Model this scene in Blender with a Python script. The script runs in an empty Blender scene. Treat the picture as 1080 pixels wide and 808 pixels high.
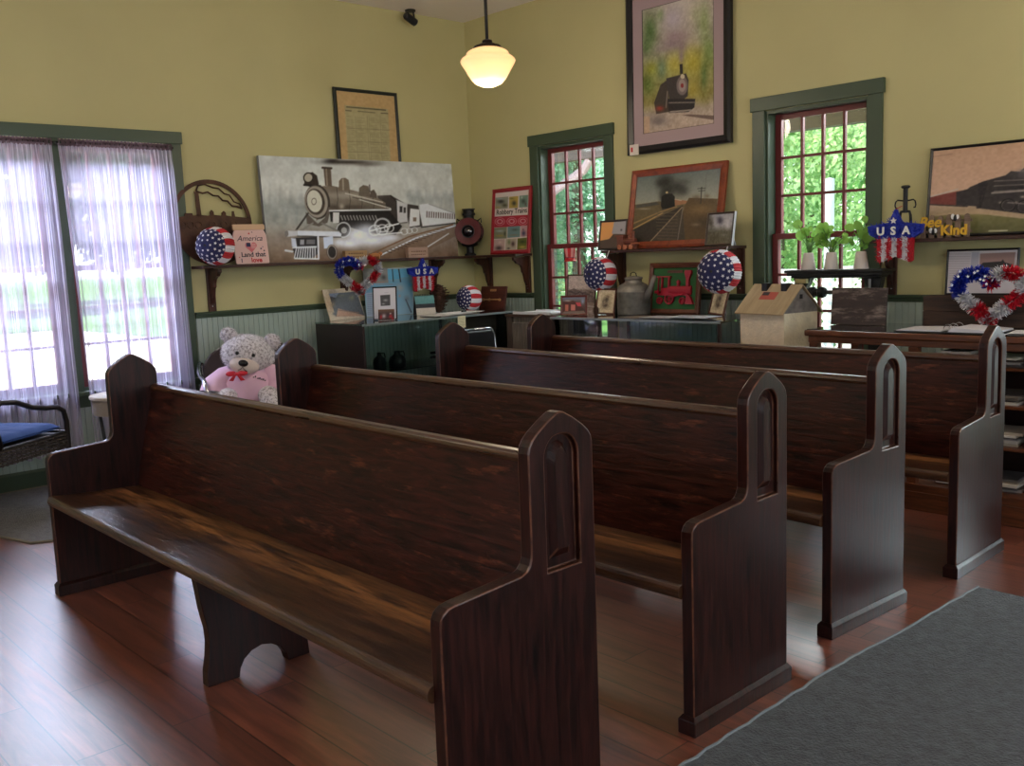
import bpy, math, random
import numpy as np
from mathutils import Vector, Matrix, noise as mnoise
random.seed(7); np.random.seed(7)
SC = bpy.context.scene; COL = SC.collection
PI = math.pi
XL, YR, ZC = -6.828, 5.834, 3.495          # left wall plane, right wall plane, ceiling
XB, YB = 3.2, -3.4                          # the two walls behind the camera

REAR_X = (16, 22, 28); REAR_Y = (6, 7, 7); FILL_L = 1900; FILL_R = 85; DOOR_L = 150; LAMP = 14
# ------------------------------------------------------------------ materials
def lin(c):
    out = []
    for v in c[:3]:
        v = v / 255.0
        out.append(v / 12.92 if v <= .04045 else ((v + .055) / 1.055) ** 2.4)
    return tuple(out)
def rgba(c): return (*lin(c), 1.0)
MATS = {}
def newmat(name):
    m = bpy.data.materials.new(name); m.use_nodes = True
    nt = m.node_tree; b = nt.nodes['Principled BSDF']
    return m, nt, b
def mat(name, c, rough=.6, metal=0., spec=.5, coat=0., emit=None, es=0., sheen=0., bump=0., bscale=60., var=0., vscale=8., trans=0.):
    if name in MATS: return MATS[name]
    m, nt, b = newmat(name)
    b.inputs['Base Color'].default_value = rgba(c)
    b.inputs['Roughness'].default_value = rough
    b.inputs['Metallic'].default_value = metal
    b.inputs['Specular IOR Level'].default_value = spec
    b.inputs['Coat Weight'].default_value = coat
    b.inputs['Coat Roughness'].default_value = .12
    b.inputs['Sheen Weight'].default_value = sheen
    b.inputs['Transmission Weight'].default_value = trans
    if emit:
        b.inputs['Emission Color'].default_value = rgba(emit); b.inputs['Emission Strength'].default_value = es
    if var or bump:
        tc = nt.nodes.new('ShaderNodeTexCoord')
    if var:
        n = nt.nodes.new('ShaderNodeTexNoise'); n.inputs['Scale'].default_value = vscale; n.inputs['Detail'].default_value = 5
        nt.links.new(tc.outputs['Object'], n.inputs['Vector'])
        r = nt.nodes.new('ShaderNodeValToRGB'); L = lin(c)
        r.color_ramp.elements[0].position = .3; r.color_ramp.elements[1].position = .7
        r.color_ramp.elements[0].color = tuple(x * (1 - var) for x in L) + (1,)
        r.color_ramp.elements[1].color = tuple(min(1, x * (1 + var)) for x in L) + (1,)
        nt.links.new(n.outputs['Fac'], r.inputs['Fac']); nt.links.new(r.outputs['Color'], b.inputs['Base Color'])
    if bump:
        n2 = nt.nodes.new('ShaderNodeTexNoise'); n2.inputs['Scale'].default_value = bscale; n2.inputs['Detail'].default_value = 3
        nt.links.new(tc.outputs['Object'], n2.inputs['Vector'])
        bp = nt.nodes.new('ShaderNodeBump'); bp.inputs['Strength'].default_value = bump; bp.inputs['Distance'].default_value = .01
        nt.links.new(n2.outputs['Fac'], bp.inputs['Height']); nt.links.new(bp.outputs['Normal'], b.inputs['Normal'])
    MATS[name] = m
    return m
def wood(name, dark, light, rough=.4, scale=(2, 22, 22), coat=0., worn=None, wornscale=3., wornat=.62, spec=.5, rvar=.12, bump=.15, band=None):
    """stained timber: stretched noise grain, optional worn patches"""
    if name in MATS: return MATS[name]
    m, nt, b = newmat(name); N = nt.nodes.new; K = nt.links.new
    tc = N('ShaderNodeTexCoord'); mp = N('ShaderNodeMapping'); mp.inputs['Scale'].default_value = scale
    K(tc.outputs['Object'], mp.inputs['Vector'])
    n = N('ShaderNodeTexNoise'); n.inputs['Scale'].default_value = 2.2; n.inputs['Detail'].default_value = 9; n.inputs['Roughness'].default_value = .62; n.inputs['Distortion'].default_value = .6
    K(mp.outputs['Vector'], n.inputs['Vector'])
    r = N('ShaderNodeValToRGB'); r.color_ramp.elements[0].position = .32; r.color_ramp.elements[1].position = .72
    r.color_ramp.elements[0].color = rgba(dark); r.color_ramp.elements[1].color = rgba(light)
    K(n.outputs['Fac'], r.inputs['Fac']); out = r.outputs['Color']
    if worn:
        mp2 = N('ShaderNodeMapping'); mp2.inputs['Scale'].default_value = (scale[0] * .45, scale[1] * .3, scale[2] * .3)
        K(tc.outputs['Object'], mp2.inputs['Vector'])
        n2 = N('ShaderNodeTexNoise'); n2.inputs['Scale'].default_value = wornscale; n2.inputs['Detail'].default_value = 8; n2.inputs['Roughness'].default_value = .7
        K(mp2.outputs['Vector'], n2.inputs['Vector'])
        r2 = N('ShaderNodeValToRGB'); r2.color_ramp.elements[0].position = wornat; r2.color_ramp.elements[1].position = wornat + .2
        K(n2.outputs['Fac'], r2.inputs['Fac'])
        mx = N('ShaderNodeMixRGB'); mx.inputs[2].default_value = rgba(worn); msk = r2.outputs['Color']
        if band:                                                       # sitters have rubbed a strip (centre, half width) of the board
            sp = N('ShaderNodeSeparateXYZ'); K(tc.outputs['Object'], sp.inputs[0])
            ds = N('ShaderNodeMath'); ds.operation = 'ADD'; ds.inputs[1].default_value = -band[0]; K(sp.outputs[1], ds.inputs[0])
            ab = N('ShaderNodeMath'); ab.operation = 'ABSOLUTE'; K(ds.outputs[0], ab.inputs[0])
            bm = N('ShaderNodeMapRange'); bm.inputs[1].default_value = 0; bm.inputs[2].default_value = band[1]; bm.inputs[3].default_value = 1; bm.inputs[4].default_value = .18; K(ab.outputs[0], bm.inputs[0])
            mu = N('ShaderNodeMath'); mu.operation = 'MULTIPLY'; K(r2.outputs['Color'], mu.inputs[0]); K(bm.outputs[0], mu.inputs[1]); msk = mu.outputs[0]
        K(msk, mx.inputs[0]); K(out, mx.inputs[1]); out = mx.outputs[0]
    K(out, b.inputs['Base Color'])
    mr = N('ShaderNodeMapRange'); mr.inputs[3].default_value = max(.02, rough - rvar); mr.inputs[4].default_value = rough + rvar
    K(n.outputs['Fac'], mr.inputs[0]); K(mr.outputs[0], b.inputs['Roughness'])
    b.inputs['Coat Weight'].default_value = coat; b.inputs['Coat Roughness'].default_value = .2
    b.inputs['Specular IOR Level'].default_value = spec
    bp = N('ShaderNodeBump'); bp.inputs['Strength'].default_value = bump; bp.inputs['Distance'].default_value = .004
    K(n.outputs['Fac'], bp.inputs['Height']); K(bp.outputs['Normal'], b.inputs['Normal'])
    MATS[name] = m
    return m
def glassmat(name, tint=(255, 255, 255), refl=1.0, rough=.02):
    if name in MATS: return MATS[name]
    m, nt, b = newmat(name); nt.nodes.remove(b); N = nt.nodes.new
    t = N('ShaderNodeBsdfTransparent'); t.inputs[0].default_value = rgba(tint)
    g = N('ShaderNodeBsdfGlossy'); g.inputs['Roughness'].default_value = rough
    f = N('ShaderNodeFresnel'); f.inputs[0].default_value = 1.45
    ml = N('ShaderNodeMath'); ml.operation = 'MULTIPLY'; ml.inputs[1].default_value = refl
    mx = N('ShaderNodeMixShader'); nt.links.new(f.outputs[0], ml.inputs[0]); nt.links.new(ml.outputs[0], mx.inputs[0])
    nt.links.new(t.outputs[0], mx.inputs[1]); nt.links.new(g.outputs[0], mx.inputs[2])
    nt.links.new(mx.outputs[0], nt.nodes['Material Output'].inputs[0])
    MATS[name] = m
    return m
def sheer(name, c, clear=.5):
    m, nt, b = newmat(name); nt.nodes.remove(b); N = nt.nodes.new
    t = N('ShaderNodeBsdfTransparent'); d = N('ShaderNodeBsdfDiffuse'); tl = N('ShaderNodeBsdfTranslucent')
    d.inputs[0].default_value = rgba(c); tl.inputs[0].default_value = rgba(c)
    a = N('ShaderNodeMixShader'); a.inputs[0].default_value = .6
    nt.links.new(d.outputs[0], a.inputs[1]); nt.links.new(tl.outputs[0], a.inputs[2])
    tc = N('ShaderNodeTexCoord'); mp = N('ShaderNodeMapping'); mp.inputs['Scale'].default_value = (1, 30, .6)
    nz = N('ShaderNodeTexNoise'); nz.inputs['Scale'].default_value = 3; nz.inputs['Detail'].default_value = 3
    nt.links.new(tc.outputs['Object'], mp.inputs[0]); nt.links.new(mp.outputs[0], nz.inputs['Vector'])
    mr = N('ShaderNodeMapRange'); mr.inputs[1].default_value = .3; mr.inputs[2].default_value = .7
    mr.inputs[3].default_value = 1 - clear - .12; mr.inputs[4].default_value = 1 - clear + .14
    nt.links.new(nz.outputs['Fac'], mr.inputs[0])
    lw = N('ShaderNodeLayerWeight'); lw.inputs[0].default_value = .35; pw = N('ShaderNodeMath'); pw.operation = 'MULTIPLY_ADD'; pw.inputs[1].default_value = .55; pw.use_clamp = True
    nt.links.new(lw.outputs['Facing'], pw.inputs[0]); nt.links.new(mr.outputs[0], pw.inputs[2])
    mx = N('ShaderNodeMixShader'); nt.links.new(pw.outputs[0], mx.inputs[0])
    nt.links.new(t.outputs[0], mx.inputs[1]); nt.links.new(a.outputs[0], mx.inputs[2])
    nt.links.new(mx.outputs[0], nt.nodes['Material Output'].inputs[0])
    return m
def artmat(name='printed_artwork', rough=.35, coat=0.):
    if name in MATS: return MATS[name]
    m, nt, b = newmat(name)
    a = nt.nodes.new('ShaderNodeVertexColor'); a.layer_name = 'art'
    nt.links.new(a.outputs[0], b.inputs['Base Color'])
    b.inputs['Roughness'].default_value = rough; b.inputs['Coat Weight'].default_value = coat; b.inputs['Coat Roughness'].default_value = .05
    b.inputs['Specular IOR Level'].default_value = .3
    MATS[name] = m
    return m

def leafmat(name, c1, c2):
    m, nt, b_ = newmat(name); N = nt.nodes.new; nt.nodes.remove(b_)
    tc = N('ShaderNodeTexCoord'); n = N('ShaderNodeTexNoise'); n.inputs['Scale'].default_value = 1.8; n.inputs['Detail'].default_value = 6; nt.links.new(tc.outputs['Object'], n.inputs['Vector'])
    r = N('ShaderNodeValToRGB'); r.color_ramp.elements[0].position = .35; r.color_ramp.elements[1].position = .65; r.color_ramp.elements[0].color = rgba(c1); r.color_ramp.elements[1].color = rgba(c2); nt.links.new(n.outputs['Fac'], r.inputs[0])
    d = N('ShaderNodeBsdfDiffuse'); tl = N('ShaderNodeBsdfTranslucent'); mx = N('ShaderNodeMixShader'); mx.inputs[0].default_value = .45
    nt.links.new(r.outputs[0], d.inputs[0]); nt.links.new(r.outputs[0], tl.inputs[0]); nt.links.new(d.outputs[0], mx.inputs[1]); nt.links.new(tl.outputs[0], mx.inputs[2]); nt.links.new(mx.outputs[0], nt.nodes['Material Output'].inputs[0])
    return m

# ------------------------------------------------------------------ mesh helpers
class M:
    def __init__(s): s.v = []; s.f = []; s.mi = []; s.cur = 0
    def add(s, vs, fs):
        o = len(s.v); s.v += [tuple(p) for p in vs]
        for f in fs: s.f.append(tuple(i + o for i in f)); s.mi.append(s.cur)
        return s
    def box(s, x0, x1, y0, y1, z0, z1, T=None):
        vs = [Vector((x, y, z)) for z in (z0, z1) for y in (y0, y1) for x in (x0, x1)]
        if T is not None: vs = [T @ p for p in vs]
        return s.add(vs, [(0, 2, 3, 1), (4, 5, 7, 6), (0, 1, 5, 4), (2, 6, 7, 3), (0, 4, 6, 2), (1, 3, 7, 5)])
    def prism(s, pts, ax, a, b, T=None):
        """extrude a 2D outline along axis ax from a to b (2D order: x->(y,z), y->(x,z), z->(x,y))"""
        def P(p, t):
            q = (t, p[0], p[1]) if ax == 0 else ((p[0], t, p[1]) if ax == 1 else (p[0], p[1], t))
            q = Vector(q); return T @ q if T is not None else q
        n = len(pts); vs = [P(p, a) for p in pts] + [P(p, b) for p in pts]
        area = sum(pts[i][0] * pts[(i + 1) % n][1] - pts[(i + 1) % n][0] * pts[i][1] for i in range(n))
        flip = (area > 0) != (ax == 1)
        if b < a: flip = not flip
        fs = [tuple(range(n)), tuple(range(2 * n - 1, n - 1, -1))] if not flip else [tuple(range(n - 1, -1, -1)), tuple(range(n, 2 * n))]
        for i in range(n):
            j = (i + 1) % n
            fs.append((i, n + i, n + j, j) if not flip else (i, j, n + j, n + i))
        return s.add(vs, fs)
    def lathe(s, prof, n=24, c=(0, 0, 0), T=None, a0=0., a1=2 * PI):
        full = abs(a1 - a0 - 2 * PI) < 1e-6; m = n if full else n + 1
        vs = []
        for (r, z) in prof:
            for k in range(m):
                a = a0 + (a1 - a0) * k / n
                p = Vector((c[0] + r * math.cos(a), c[1] + r * math.sin(a), c[2] + z)); vs.append(T @ p if T is not None else p)
        fs = []
        for i in range(len(prof) - 1):
            for k in range(n):
                k2 = (k + 1) % m
                fs.append((i * m + k, i * m + k2, (i + 1) * m + k2, (i + 1) * m + k))
        return s.add(vs, fs)
    def tube(s, path, r, n=8, closed=False, cap=True):
        P = [Vector(p) for p in path]; L = len(P); rs = r if hasattr(r, '__len__') else [r] * L
        vs = []; up = None
        for i in range(L):
            if closed: t = P[(i + 1) % L] - P[i - 1]
            else: t = P[min(i + 1, L - 1)] - P[max(i - 1, 0)]
            t.normalize()
            if up is None:
                up = t.orthogonal().normalized()
            else:
                up = (up - t * up.dot(t)); up = up.normalized() if up.length > 1e-6 else t.orthogonal().normalized()
            w = t.cross(up)
            for k in range(n):
                a = 2 * PI * k / n; vs.append(P[i] + (up * math.cos(a) + w * math.sin(a)) * rs[i])
        fs = []
        for i in range(L if closed else L - 1):
            j = (i + 1) % L
            for k in range(n):
                k2 = (k + 1) % n; fs.append((i * n + k, i * n + k2, j * n + k2, j * n + k))
        if cap and not closed: fs += [tuple(range(n - 1, -1, -1)), tuple(range((L - 1) * n, L * n))]
        return s.add(vs, fs)
    def ball(s, c, r, n=16, m=10, T=None, bump=0., bs=6.):
        r = r if hasattr(r, '__len__') else (r, r, r); vs = []
        for i in range(m + 1):
            th = PI * i / m
            for k in range(n):
                ph = 2 * PI * k / n
                d = Vector((math.sin(th) * math.cos(ph), math.sin(th) * math.sin(ph), math.cos(th)))
                f = 1 + (bump * mnoise.noise(d * bs) if bump else 0)
                p = Vector((d.x * r[0] * f, d.y * r[1] * f, d.z * r[2] * f))
                if T is not None: p = T @ p
                vs.append(p + Vector(c))
        fs = []
        for i in range(m):
            for k in range(n):
                k2 = (k + 1) % n
                fs.append((i * n + k, (i + 1) * n + k, (i + 1) * n + k2, i * n + k2))
        return s.add(vs, fs)
    def build(s, name, mats, parent=None, smooth=False, bevel=0., seg=2, sub=0, angle=35, merge=False):
        me = bpy.data.meshes.new(name); me.from_pydata(s.v, [], s.f)
        if not isinstance(mats, (list, tuple)): mats = [mats]
        for m in mats: me.materials.append(m)
        if len(mats) > 1: me.polygons.foreach_set('material_index', s.mi)
        if smooth: me.polygons.foreach_set('use_smooth', [True] * len(me.polygons))
        me.update()
        o = bpy.data.objects.new(name, me); COL.objects.link(o)
        if parent is not None: o.parent = parent
        if merge:
            w = o.modifiers.new('weld', 'WELD'); w.merge_threshold = 1e-5
        if bevel:
            b = o.modifiers.new('edge', 'BEVEL'); b.width = bevel; b.segments = seg; b.limit_method = 'ANGLE'; b.angle_limit = math.radians(angle)
            b.harden_normals = False
        if sub:
            u = o.modifiers.new('sub', 'SUBSURF'); u.levels = sub; u.render_levels = sub
        return o
def tag(o, label=None, cat=None, group=None, kind=None):
    if label: o['label'] = label
    if cat: o['category'] = cat
    if group: o['group'] = group
    if kind: o['kind'] = kind
    return o
def thing(name, label, cat, loc=(0, 0, 0), rz=0., group=None, lean=0., roll=0., kind=None):
    o = bpy.data.objects.new(name, None); COL.objects.link(o); o.empty_display_size = .1
    o.matrix_world = Matrix.Translation(loc) @ Matrix.Rotation(rz, 4, 'Z') @ Matrix.Rotation(-lean, 4, 'X') @ Matrix.Rotation(roll, 4, 'Y')
    return tag(o, label, cat, group, kind)
def copy_tree(o, parent=None):
    c = o.copy(); COL.objects.link(c)
    if parent is not None: c.parent = parent
    for ch in list(o.children): copy_tree(ch, c)
    return c
def text(name, body, size, m, parent, loc, rot=(PI / 2, 0, 0), ext=.002, shear=0., align='CENTER', bold=0., sx=1.):
    cu = bpy.data.curves.new(name, 'FONT'); cu.body = body; cu.size = size; cu.extrude = ext; cu.shear = shear
    cu.align_x = align; cu.align_y = 'CENTER'; cu.offset = bold; cu.resolution_u = 3
    t = bpy.data.objects.new(name + '_src', cu); COL.objects.link(t)
    dg = bpy.context.evaluated_depsgraph_get()
    me = bpy.data.meshes.new_from_object(t.evaluated_get(dg)); bpy.data.objects.remove(t); bpy.data.curves.remove(cu)
    me.materials.clear(); me.materials.append(m); me.name = name
    o = bpy.data.objects.new(name, me); COL.objects.link(o); o.parent = parent; o.location = loc; o.rotation_euler = rot; o.scale = (sx, 1, 1)
    return o
def arc(c, r, a0, a1, n):
    return [(c[0] + r * math.cos(math.radians(a0 + (a1 - a0) * i / n)), c[1] + r * math.sin(math.radians(a0 + (a1 - a0) * i / n))) for i in range(n + 1)]

# ------------------------------------------------------------------ flat artwork: a numpy brush writing to a colour attribute
class Art:
    def __init__(s, w, h, corners, base=(200, 200, 200)):
        """w*h points; corners (TL,TR,BR,BL) give the sketch coordinates of the picture's corners"""
        s.w, s.h = w, h
        A = []; B = []
        for (u, v), (x, y) in zip(((0, 0), (1, 0), (1, 1), (0, 1)), corners):
            A += [[u, v, 1, 0, 0, 0, -x * u, -x * v], [0, 0, 0, u, v, 1, -y * u, -y * v]]; B += [x, y]
        k = np.linalg.solve(np.array(A, float), np.array(B, float))
        U, V = np.meshgrid(np.linspace(0, 1, w), np.linspace(0, 1, h)); D = k[6] * U + k[7] * V + 1
        s.U, s.V = U, V
        s.X = (k[0] * U + k[1] * V + k[2]) / D; s.Y = (k[3] * U + k[4] * V + k[5]) / D
        s.px = abs(corners[1][0] - corners[0][0]) / w
        s.c = np.zeros((h, w, 3)); s.c[:] = base
    def mix(s, a, c): s.c += (np.array(c, float) - s.c) * a[..., None]; return s
    def vgrad(s, stops):
        t = s.V
        for ch in range(3): s.c[..., ch] = np.interp(t, [p for p, _ in stops], [c[ch] for _, c in stops])
        return s
    def poly(s, pts, c, soft=None, a=1.):
        soft = soft or s.px * 1.2; P = np.array(pts, float); inside = np.zeros(s.X.shape, bool); dm = np.full(s.X.shape, 1e9)
        for i in range(len(P)):
            x0, y0 = P[i]; x1, y1 = P[(i + 1) % len(P)]
            cond = (y0 > s.Y) != (y1 > s.Y)
            if y1 != y0: inside ^= cond & (s.X < (x1 - x0) * (s.Y - y0) / (y1 - y0) + x0)
            dx, dy = x1 - x0, y1 - y0; L = dx * dx + dy * dy + 1e-9
            t = np.clip(((s.X - x0) * dx + (s.Y - y0) * dy) / L, 0, 1)
            dm = np.minimum(dm, np.hypot(s.X - x0 - t * dx, s.Y - y0 - t * dy))
        sd = np.where(inside, dm, -dm)
        return s.mix(np.clip(.5 + sd / soft, 0, 1) * a, c)
    def rect(s, x0, y0, x1, y1, c, a=1.): return s.poly([(x0, y0), (x1, y0), (x1, y1), (x0, y1)], c, a=a)
    def line(s, pts, wd, c, a=1., soft=None):
        soft = soft or s.px * 1.2; dm = np.full(s.X.shape, 1e9)
        for (x0, y0), (x1, y1) in zip(pts[:-1], pts[1:]):
            dx, dy = x1 - x0, y1 - y0; L = dx * dx + dy * dy + 1e-9
            t = np.clip(((s.X - x0) * dx + (s.Y - y0) * dy) / L, 0, 1)
            dm = np.minimum(dm, np.hypot(s.X - x0 - t * dx, s.Y - y0 - t * dy))
        return s.mix(np.clip(.5 + (wd / 2 - dm) / soft, 0, 1) * a, c)
    def ell(s, cx, cy, rx, ry, c, rot=0., soft=.15, a=1., ring=None):
        t = math.radians(rot); dx, dy = s.X - cx, s.Y - cy
        u = (dx * math.cos(t) + dy * math.sin(t)) / rx; v = (-dx * math.sin(t) + dy * math.cos(t)) / ry
        d = np.hypot(u, v)
        if ring: al = np.clip(.5 + (ring / 2 - np.abs(d - 1)) / soft, 0, 1)
        else: al = np.clip((1 - d) / soft + .5, 0, 1)
        return s.mix(al * a, c)
    def blob(s, cx, cy, rx, ry, c, a=1.):
        d = ((s.X - cx) / rx) ** 2 + ((s.Y - cy) / ry) ** 2
        return s.mix(np.exp(-d * 1.6) * a, c)
    def noise(s, cells=(20, 10), amt=20, seed=0, region=None):
        rg = np.random.RandomState(seed); g = rg.rand(cells[1] + 2, cells[0] + 2)
        u = s.U * cells[0]; v = s.V * cells[1]; i = u.astype(int); j = v.astype(int); fu = u - i; fv = v - j
        fu = fu * fu * (3 - 2 * fu); fv = fv * fv * (3 - 2 * fv)
        n = g[j, i] * (1 - fu) * (1 - fv) + g[j, i + 1] * fu * (1 - fv) + g[j + 1, i] * (1 - fu) * fv + g[j + 1, i + 1] * fu * fv
        d = (n - .5)[..., None] * 2 * amt
        s.c += d if region is None else d * region[..., None]
        return s
    def build(s, name, parent, x0, x1, z0, z1, y=0., m=None, mtx=None):
        """picture lying in the local xz plane, seen from -y"""
        w, h = s.w, s.h
        xs = np.linspace(x0, x1, w); zs = np.linspace(z1, z0, h)
        X, Z = np.meshgrid(xs, zs); co = np.stack([X, np.full_like(X, y), Z], -1).reshape(-1, 3)
        i = np.arange(w * h).reshape(h, w)
        f = np.stack([i[1:, :-1], i[1:, 1:], i[:-1, 1:], i[:-1, :-1]], -1).reshape(-1, 4)
        me = bpy.data.meshes.new(name); me.from_pydata(co.tolist(), [], f.tolist())
        v = np.clip(s.c, 0, 255) / 255.; l = np.where(v <= .04045, v / 12.92, ((v + .055) / 1.055) ** 2.4).reshape(-1, 3)
        at = me.color_attributes.new('art', 'FLOAT_COLOR', 'POINT')
        at.data.foreach_set('color', np.concatenate([l, np.ones((w * h, 1))], 1).astype(np.float32).ravel())
        me.materials.append(m or artmat()); me.update()
        o = bpy.data.objects.new(name, me); COL.objects.link(o)
        if parent is not None: o.parent = parent
        return o
def framebars(W, H, fw, fd, m, parent, name='frame', lip=.3):
    """mitred picture frame, origin at bottom centre, front at y=-fd, back at y=0"""
    b = M(); x0, x1 = -W / 2, W / 2
    O = [(x0, 0), (x1, 0), (x1, H), (x0, H)]; I = [(x0 + fw, fw), (x1 - fw, fw), (x1 - fw, H - fw), (x0 + fw, H - fw)]
    J = [(x0 + fw * .35, fw * .35), (x1 - fw * .35, fw * .35), (x1 - fw * .35, H - fw * .35), (x0 + fw * .35, H - fw * .35)]
    vs = [(x, 0, z) for x, z in O] + [(x, -fd * .75, z) for x, z in O] + [(x, -fd, z) for x, z in J] + [(x, -fd * .7, z) for x, z in I] + [(x, 0, z) for x, z in I]
    fs = []
    for k in range(4):
        j = (k + 1) % 4
        for a in range(4): fs.append((a * 4 + k, a * 4 + j, (a + 1) * 4 + j, (a + 1) * 4 + k))
        fs.append((16 + k, 16 + j, j, k))
    b.add(vs, fs)
    return b.build(name, m, parent)
def picture(name, label, cat, loc, rz, W, H, fw, fd, fm, art, lean=0., matw=0., matm=None, roll=0., group=None, easel=False, artrough=None, stand=0.):
    t = thing(name, label, cat, loc, rz, group, lean, roll)
    framebars(W, H, fw, fd, fm, t)
    M().box(-W / 2 + .004, W / 2 - .004, -.0035, -.001, .004, H - .004).build('backing', mat('hardboard', (70, 52, 38), .8), t)
    i = fw * .92
    if matw:
        mm = M(); a = i; q = fw + matw; y = -fd * .45; x0, x1 = -W / 2, W / 2
        O = [(x0 + a, a), (x1 - a, a), (x1 - a, H - a), (x0 + a, H - a)]; I = [(x0 + q, q), (x1 - q, q), (x1 - q, H - q), (x0 + q, H - q)]
        mm.add([(x, y, z) for x, z in O] + [(x, y, z) for x, z in I] + [(x, y + .004, z) for x, z in I], sum([[(k, (k + 1) % 4, 4 + (k + 1) % 4, 4 + k), (4 + k, 4 + (k + 1) % 4, 8 + (k + 1) % 4, 8 + k)] for k in range(4)], []))
        mm.build('mat_board', matm, t)
        i = q - .004
    art.build('artwork', t, -W / 2 + i, W / 2 - i, i, H - i, -max(.0055, fd * .45) + (.003 if matw else 0))
    if easel:
        M().prism([(0, H * .62), (.004, H * .62), (stand, .002), (stand - .01, .002)], 0, -.02, .02).build('easel_back', fm, t)
    return t
def fix_easel(stand, lean): return stand * math.tan(lean)

# ------------------------------------------------------------------ palette
PAINT = mat('olive_wall_paint', (193, 186, 136), .75, bump=.05, bscale=250, var=.04, vscale=1.5)
CEIL = mat('ceiling_plaster', (238, 230, 226), .9, bump=.05, bscale=120)
TRIM = mat('dark_green_trim_paint', (62, 78, 60), .42, bump=.04, bscale=90)
SAGE = mat('sage_beadboard_paint', (160, 176, 168), .5, bump=.03, bscale=80)
SASH = mat('barn_red_sash_paint', (104, 34, 36), .45)
WHITE = mat('white_paint', (225, 225, 225), .5)
BLACK = mat('black_paint', (18, 18, 20), .4)
IRON = mat('black_cast_iron', (20, 20, 22), .45, metal=.3, bump=.15, bscale=90)
CHROME = mat('chrome_tube', (200, 202, 208), .2, metal=1.)
GLASS = glassmat('window_glass', (250, 252, 250), .5)
CASEGLASS = glassmat('display_glass', (240, 248, 245), 1.0)
TOPGLASS = glassmat('counter_top_glass', (220, 236, 230), 2.2)
PEW = wood('pew_dark_oak', (18, 7, 5), (76, 32, 23), .34, (3.0, 24, 24), coat=.0, worn=(124, 68, 44), wornscale=4.5, wornat=.57, spec=.22, bump=.5)
PEWV = wood('pew_end_dark_oak', (15, 5, 4), (58, 22, 16), .36, (26, 26, 2.4), coat=.0, spec=.3, worn=(64, 32, 24), wornscale=3, wornat=.72)
PEWEDGE = wood('pew_rubbed_edges', (50, 24, 16), (112, 64, 42), .32, (8, 8, 8))
PEWTOP = wood('pew_worn_rail_oak', (44, 23, 14), (92, 54, 32), .3, (1.6, 26, 26), coat=.25)
SEAT = wood('pew_worn_seat_oak', (22, 10, 9), (56, 28, 20), .33, (2.6, 34, 34), coat=.1, worn=(164, 112, 68), wornscale=2.6, wornat=.40, bump=.4, band=(-.245, .13))
SHELFW = wood('shelf_walnut', (38, 19, 14), (74, 40, 28), .45, (14, 2, 14))
BRKT = wood('bracket_walnut', (34, 16, 11), (84, 44, 30), .42, (14, 14, 3))
REDWOOD = wood('cherry_frame_wood', (98, 38, 18), (150, 70, 36), .38, (6, 20, 6))
BROWNF = wood('brown_frame_wood', (66, 32, 20), (108, 58, 36), .45, (8, 20, 8))
TABLEW = wood('table_oak', (62, 32, 18), (118, 66, 36), .35, (2, 20, 20), coat=.2)
DARKCASE = wood('case_dark_wood', (26, 12, 10), (46, 22, 18), .4, (3, 20, 20))
BARN = wood('weathered_barn_wood', (74, 68, 62), (136, 126, 116), .85, (22, 22, 2.2), bump=.5)
BARND = wood('rustic_dark_boards', (34, 24, 20), (80, 58, 46), .8, (2, 20, 20), worn=(120, 100, 84), wornat=.66, bump=.5)
PINE = wood('pale_pine', (168, 128, 84), (205, 166, 118), .6, (3, 20, 20))
ART = artmat()

# ------------------------------------------------------------------ room shell
def holed_wall(name, label, ax, c0, c1, u0, u1, holes, m):
    """wall slab c0..c1 along axis ax, running u0..u1, floor to ceiling, with openings (ua,ub,za,zb)"""
    us = sorted({u0, u1, *[h[0] for h in holes], *[h[1] for h in holes]}); zs = sorted({-.02, ZC + .02, *[h[2] for h in holes], *[h[3] for h in holes]})
    b = M()
    for a, c in zip(us[:-1], us[1:]):
        run = None
        for z0, z1 in zip(zs[:-1], zs[1:]):
            mu, mz = (a + c) / 2, (z0 + z1) / 2
            if any(h[0] < mu < h[1] and h[2] < mz < h[3] for h in holes):
                if run: 
                    (b.box(c0, c1, a, c, *run) if ax == 0 else b.box(a, c, c0, c1, *run)); run = None
            else: run = [run[0], z1] if run else [z0, z1]
        if run: (b.box(c0, c1, a, c, *run) if ax == 0 else b.box(a, c, c0, c1, *run))
    return tag(b.build(name, m), label, 'wall', kind='structure')
WT = .16
LW = [(1.45, 2.185, .60, 2.29), (2.245, 2.985, .60, 2.29)]                  # left windows (y0,y1,z0,z1)
RW = [(-5.93, -5.178, .66, 2.315), (-3.728, -2.984, .66, 2.315)]            # right windows (x0,x1,z0,z1)
DOOR = (-1.12, -.20, -.02, 2.08)                                             # glazed door in the right wall, beyond the frame
holed_wall('wall_left', 'olive green wall with the curtained double window and train canvas', 0, XL - WT, XL, YB - .1, YR + WT, LW, PAINT)
holed_wall('wall_right', 'olive green wall with two red-sashed windows and framed pictures', 1, YR, YR + WT, XL, XB + .1, RW + [DOOR], PAINT)
holed_wall('wall_back', 'olive green end wall behind the camera with tall windows', 0, XB, XB + WT, YB - .1, YR + WT, [(-2.2, -.6, .7, 2.5), (.6, 2.2, .7, 2.5), (3.2, 4.8, .7, 2.5)], PAINT)
holed_wall('wall_front', 'olive green side wall behind the camera with tall windows', 1, YB - WT, YB, XL, XB + .1, [(-5.6, -4.0, .7, 2.5), (-2.6, -1.0, .7, 2.5), (.4, 2.0, .7, 2.5)], PAINT)
tag(M().box(XL - WT, XB + WT, YB - WT, YR + WT, ZC, ZC + .1).build('ceiling', CEIL), 'plain off-white plaster ceiling above the pews', 'ceiling', kind='structure')

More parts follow.
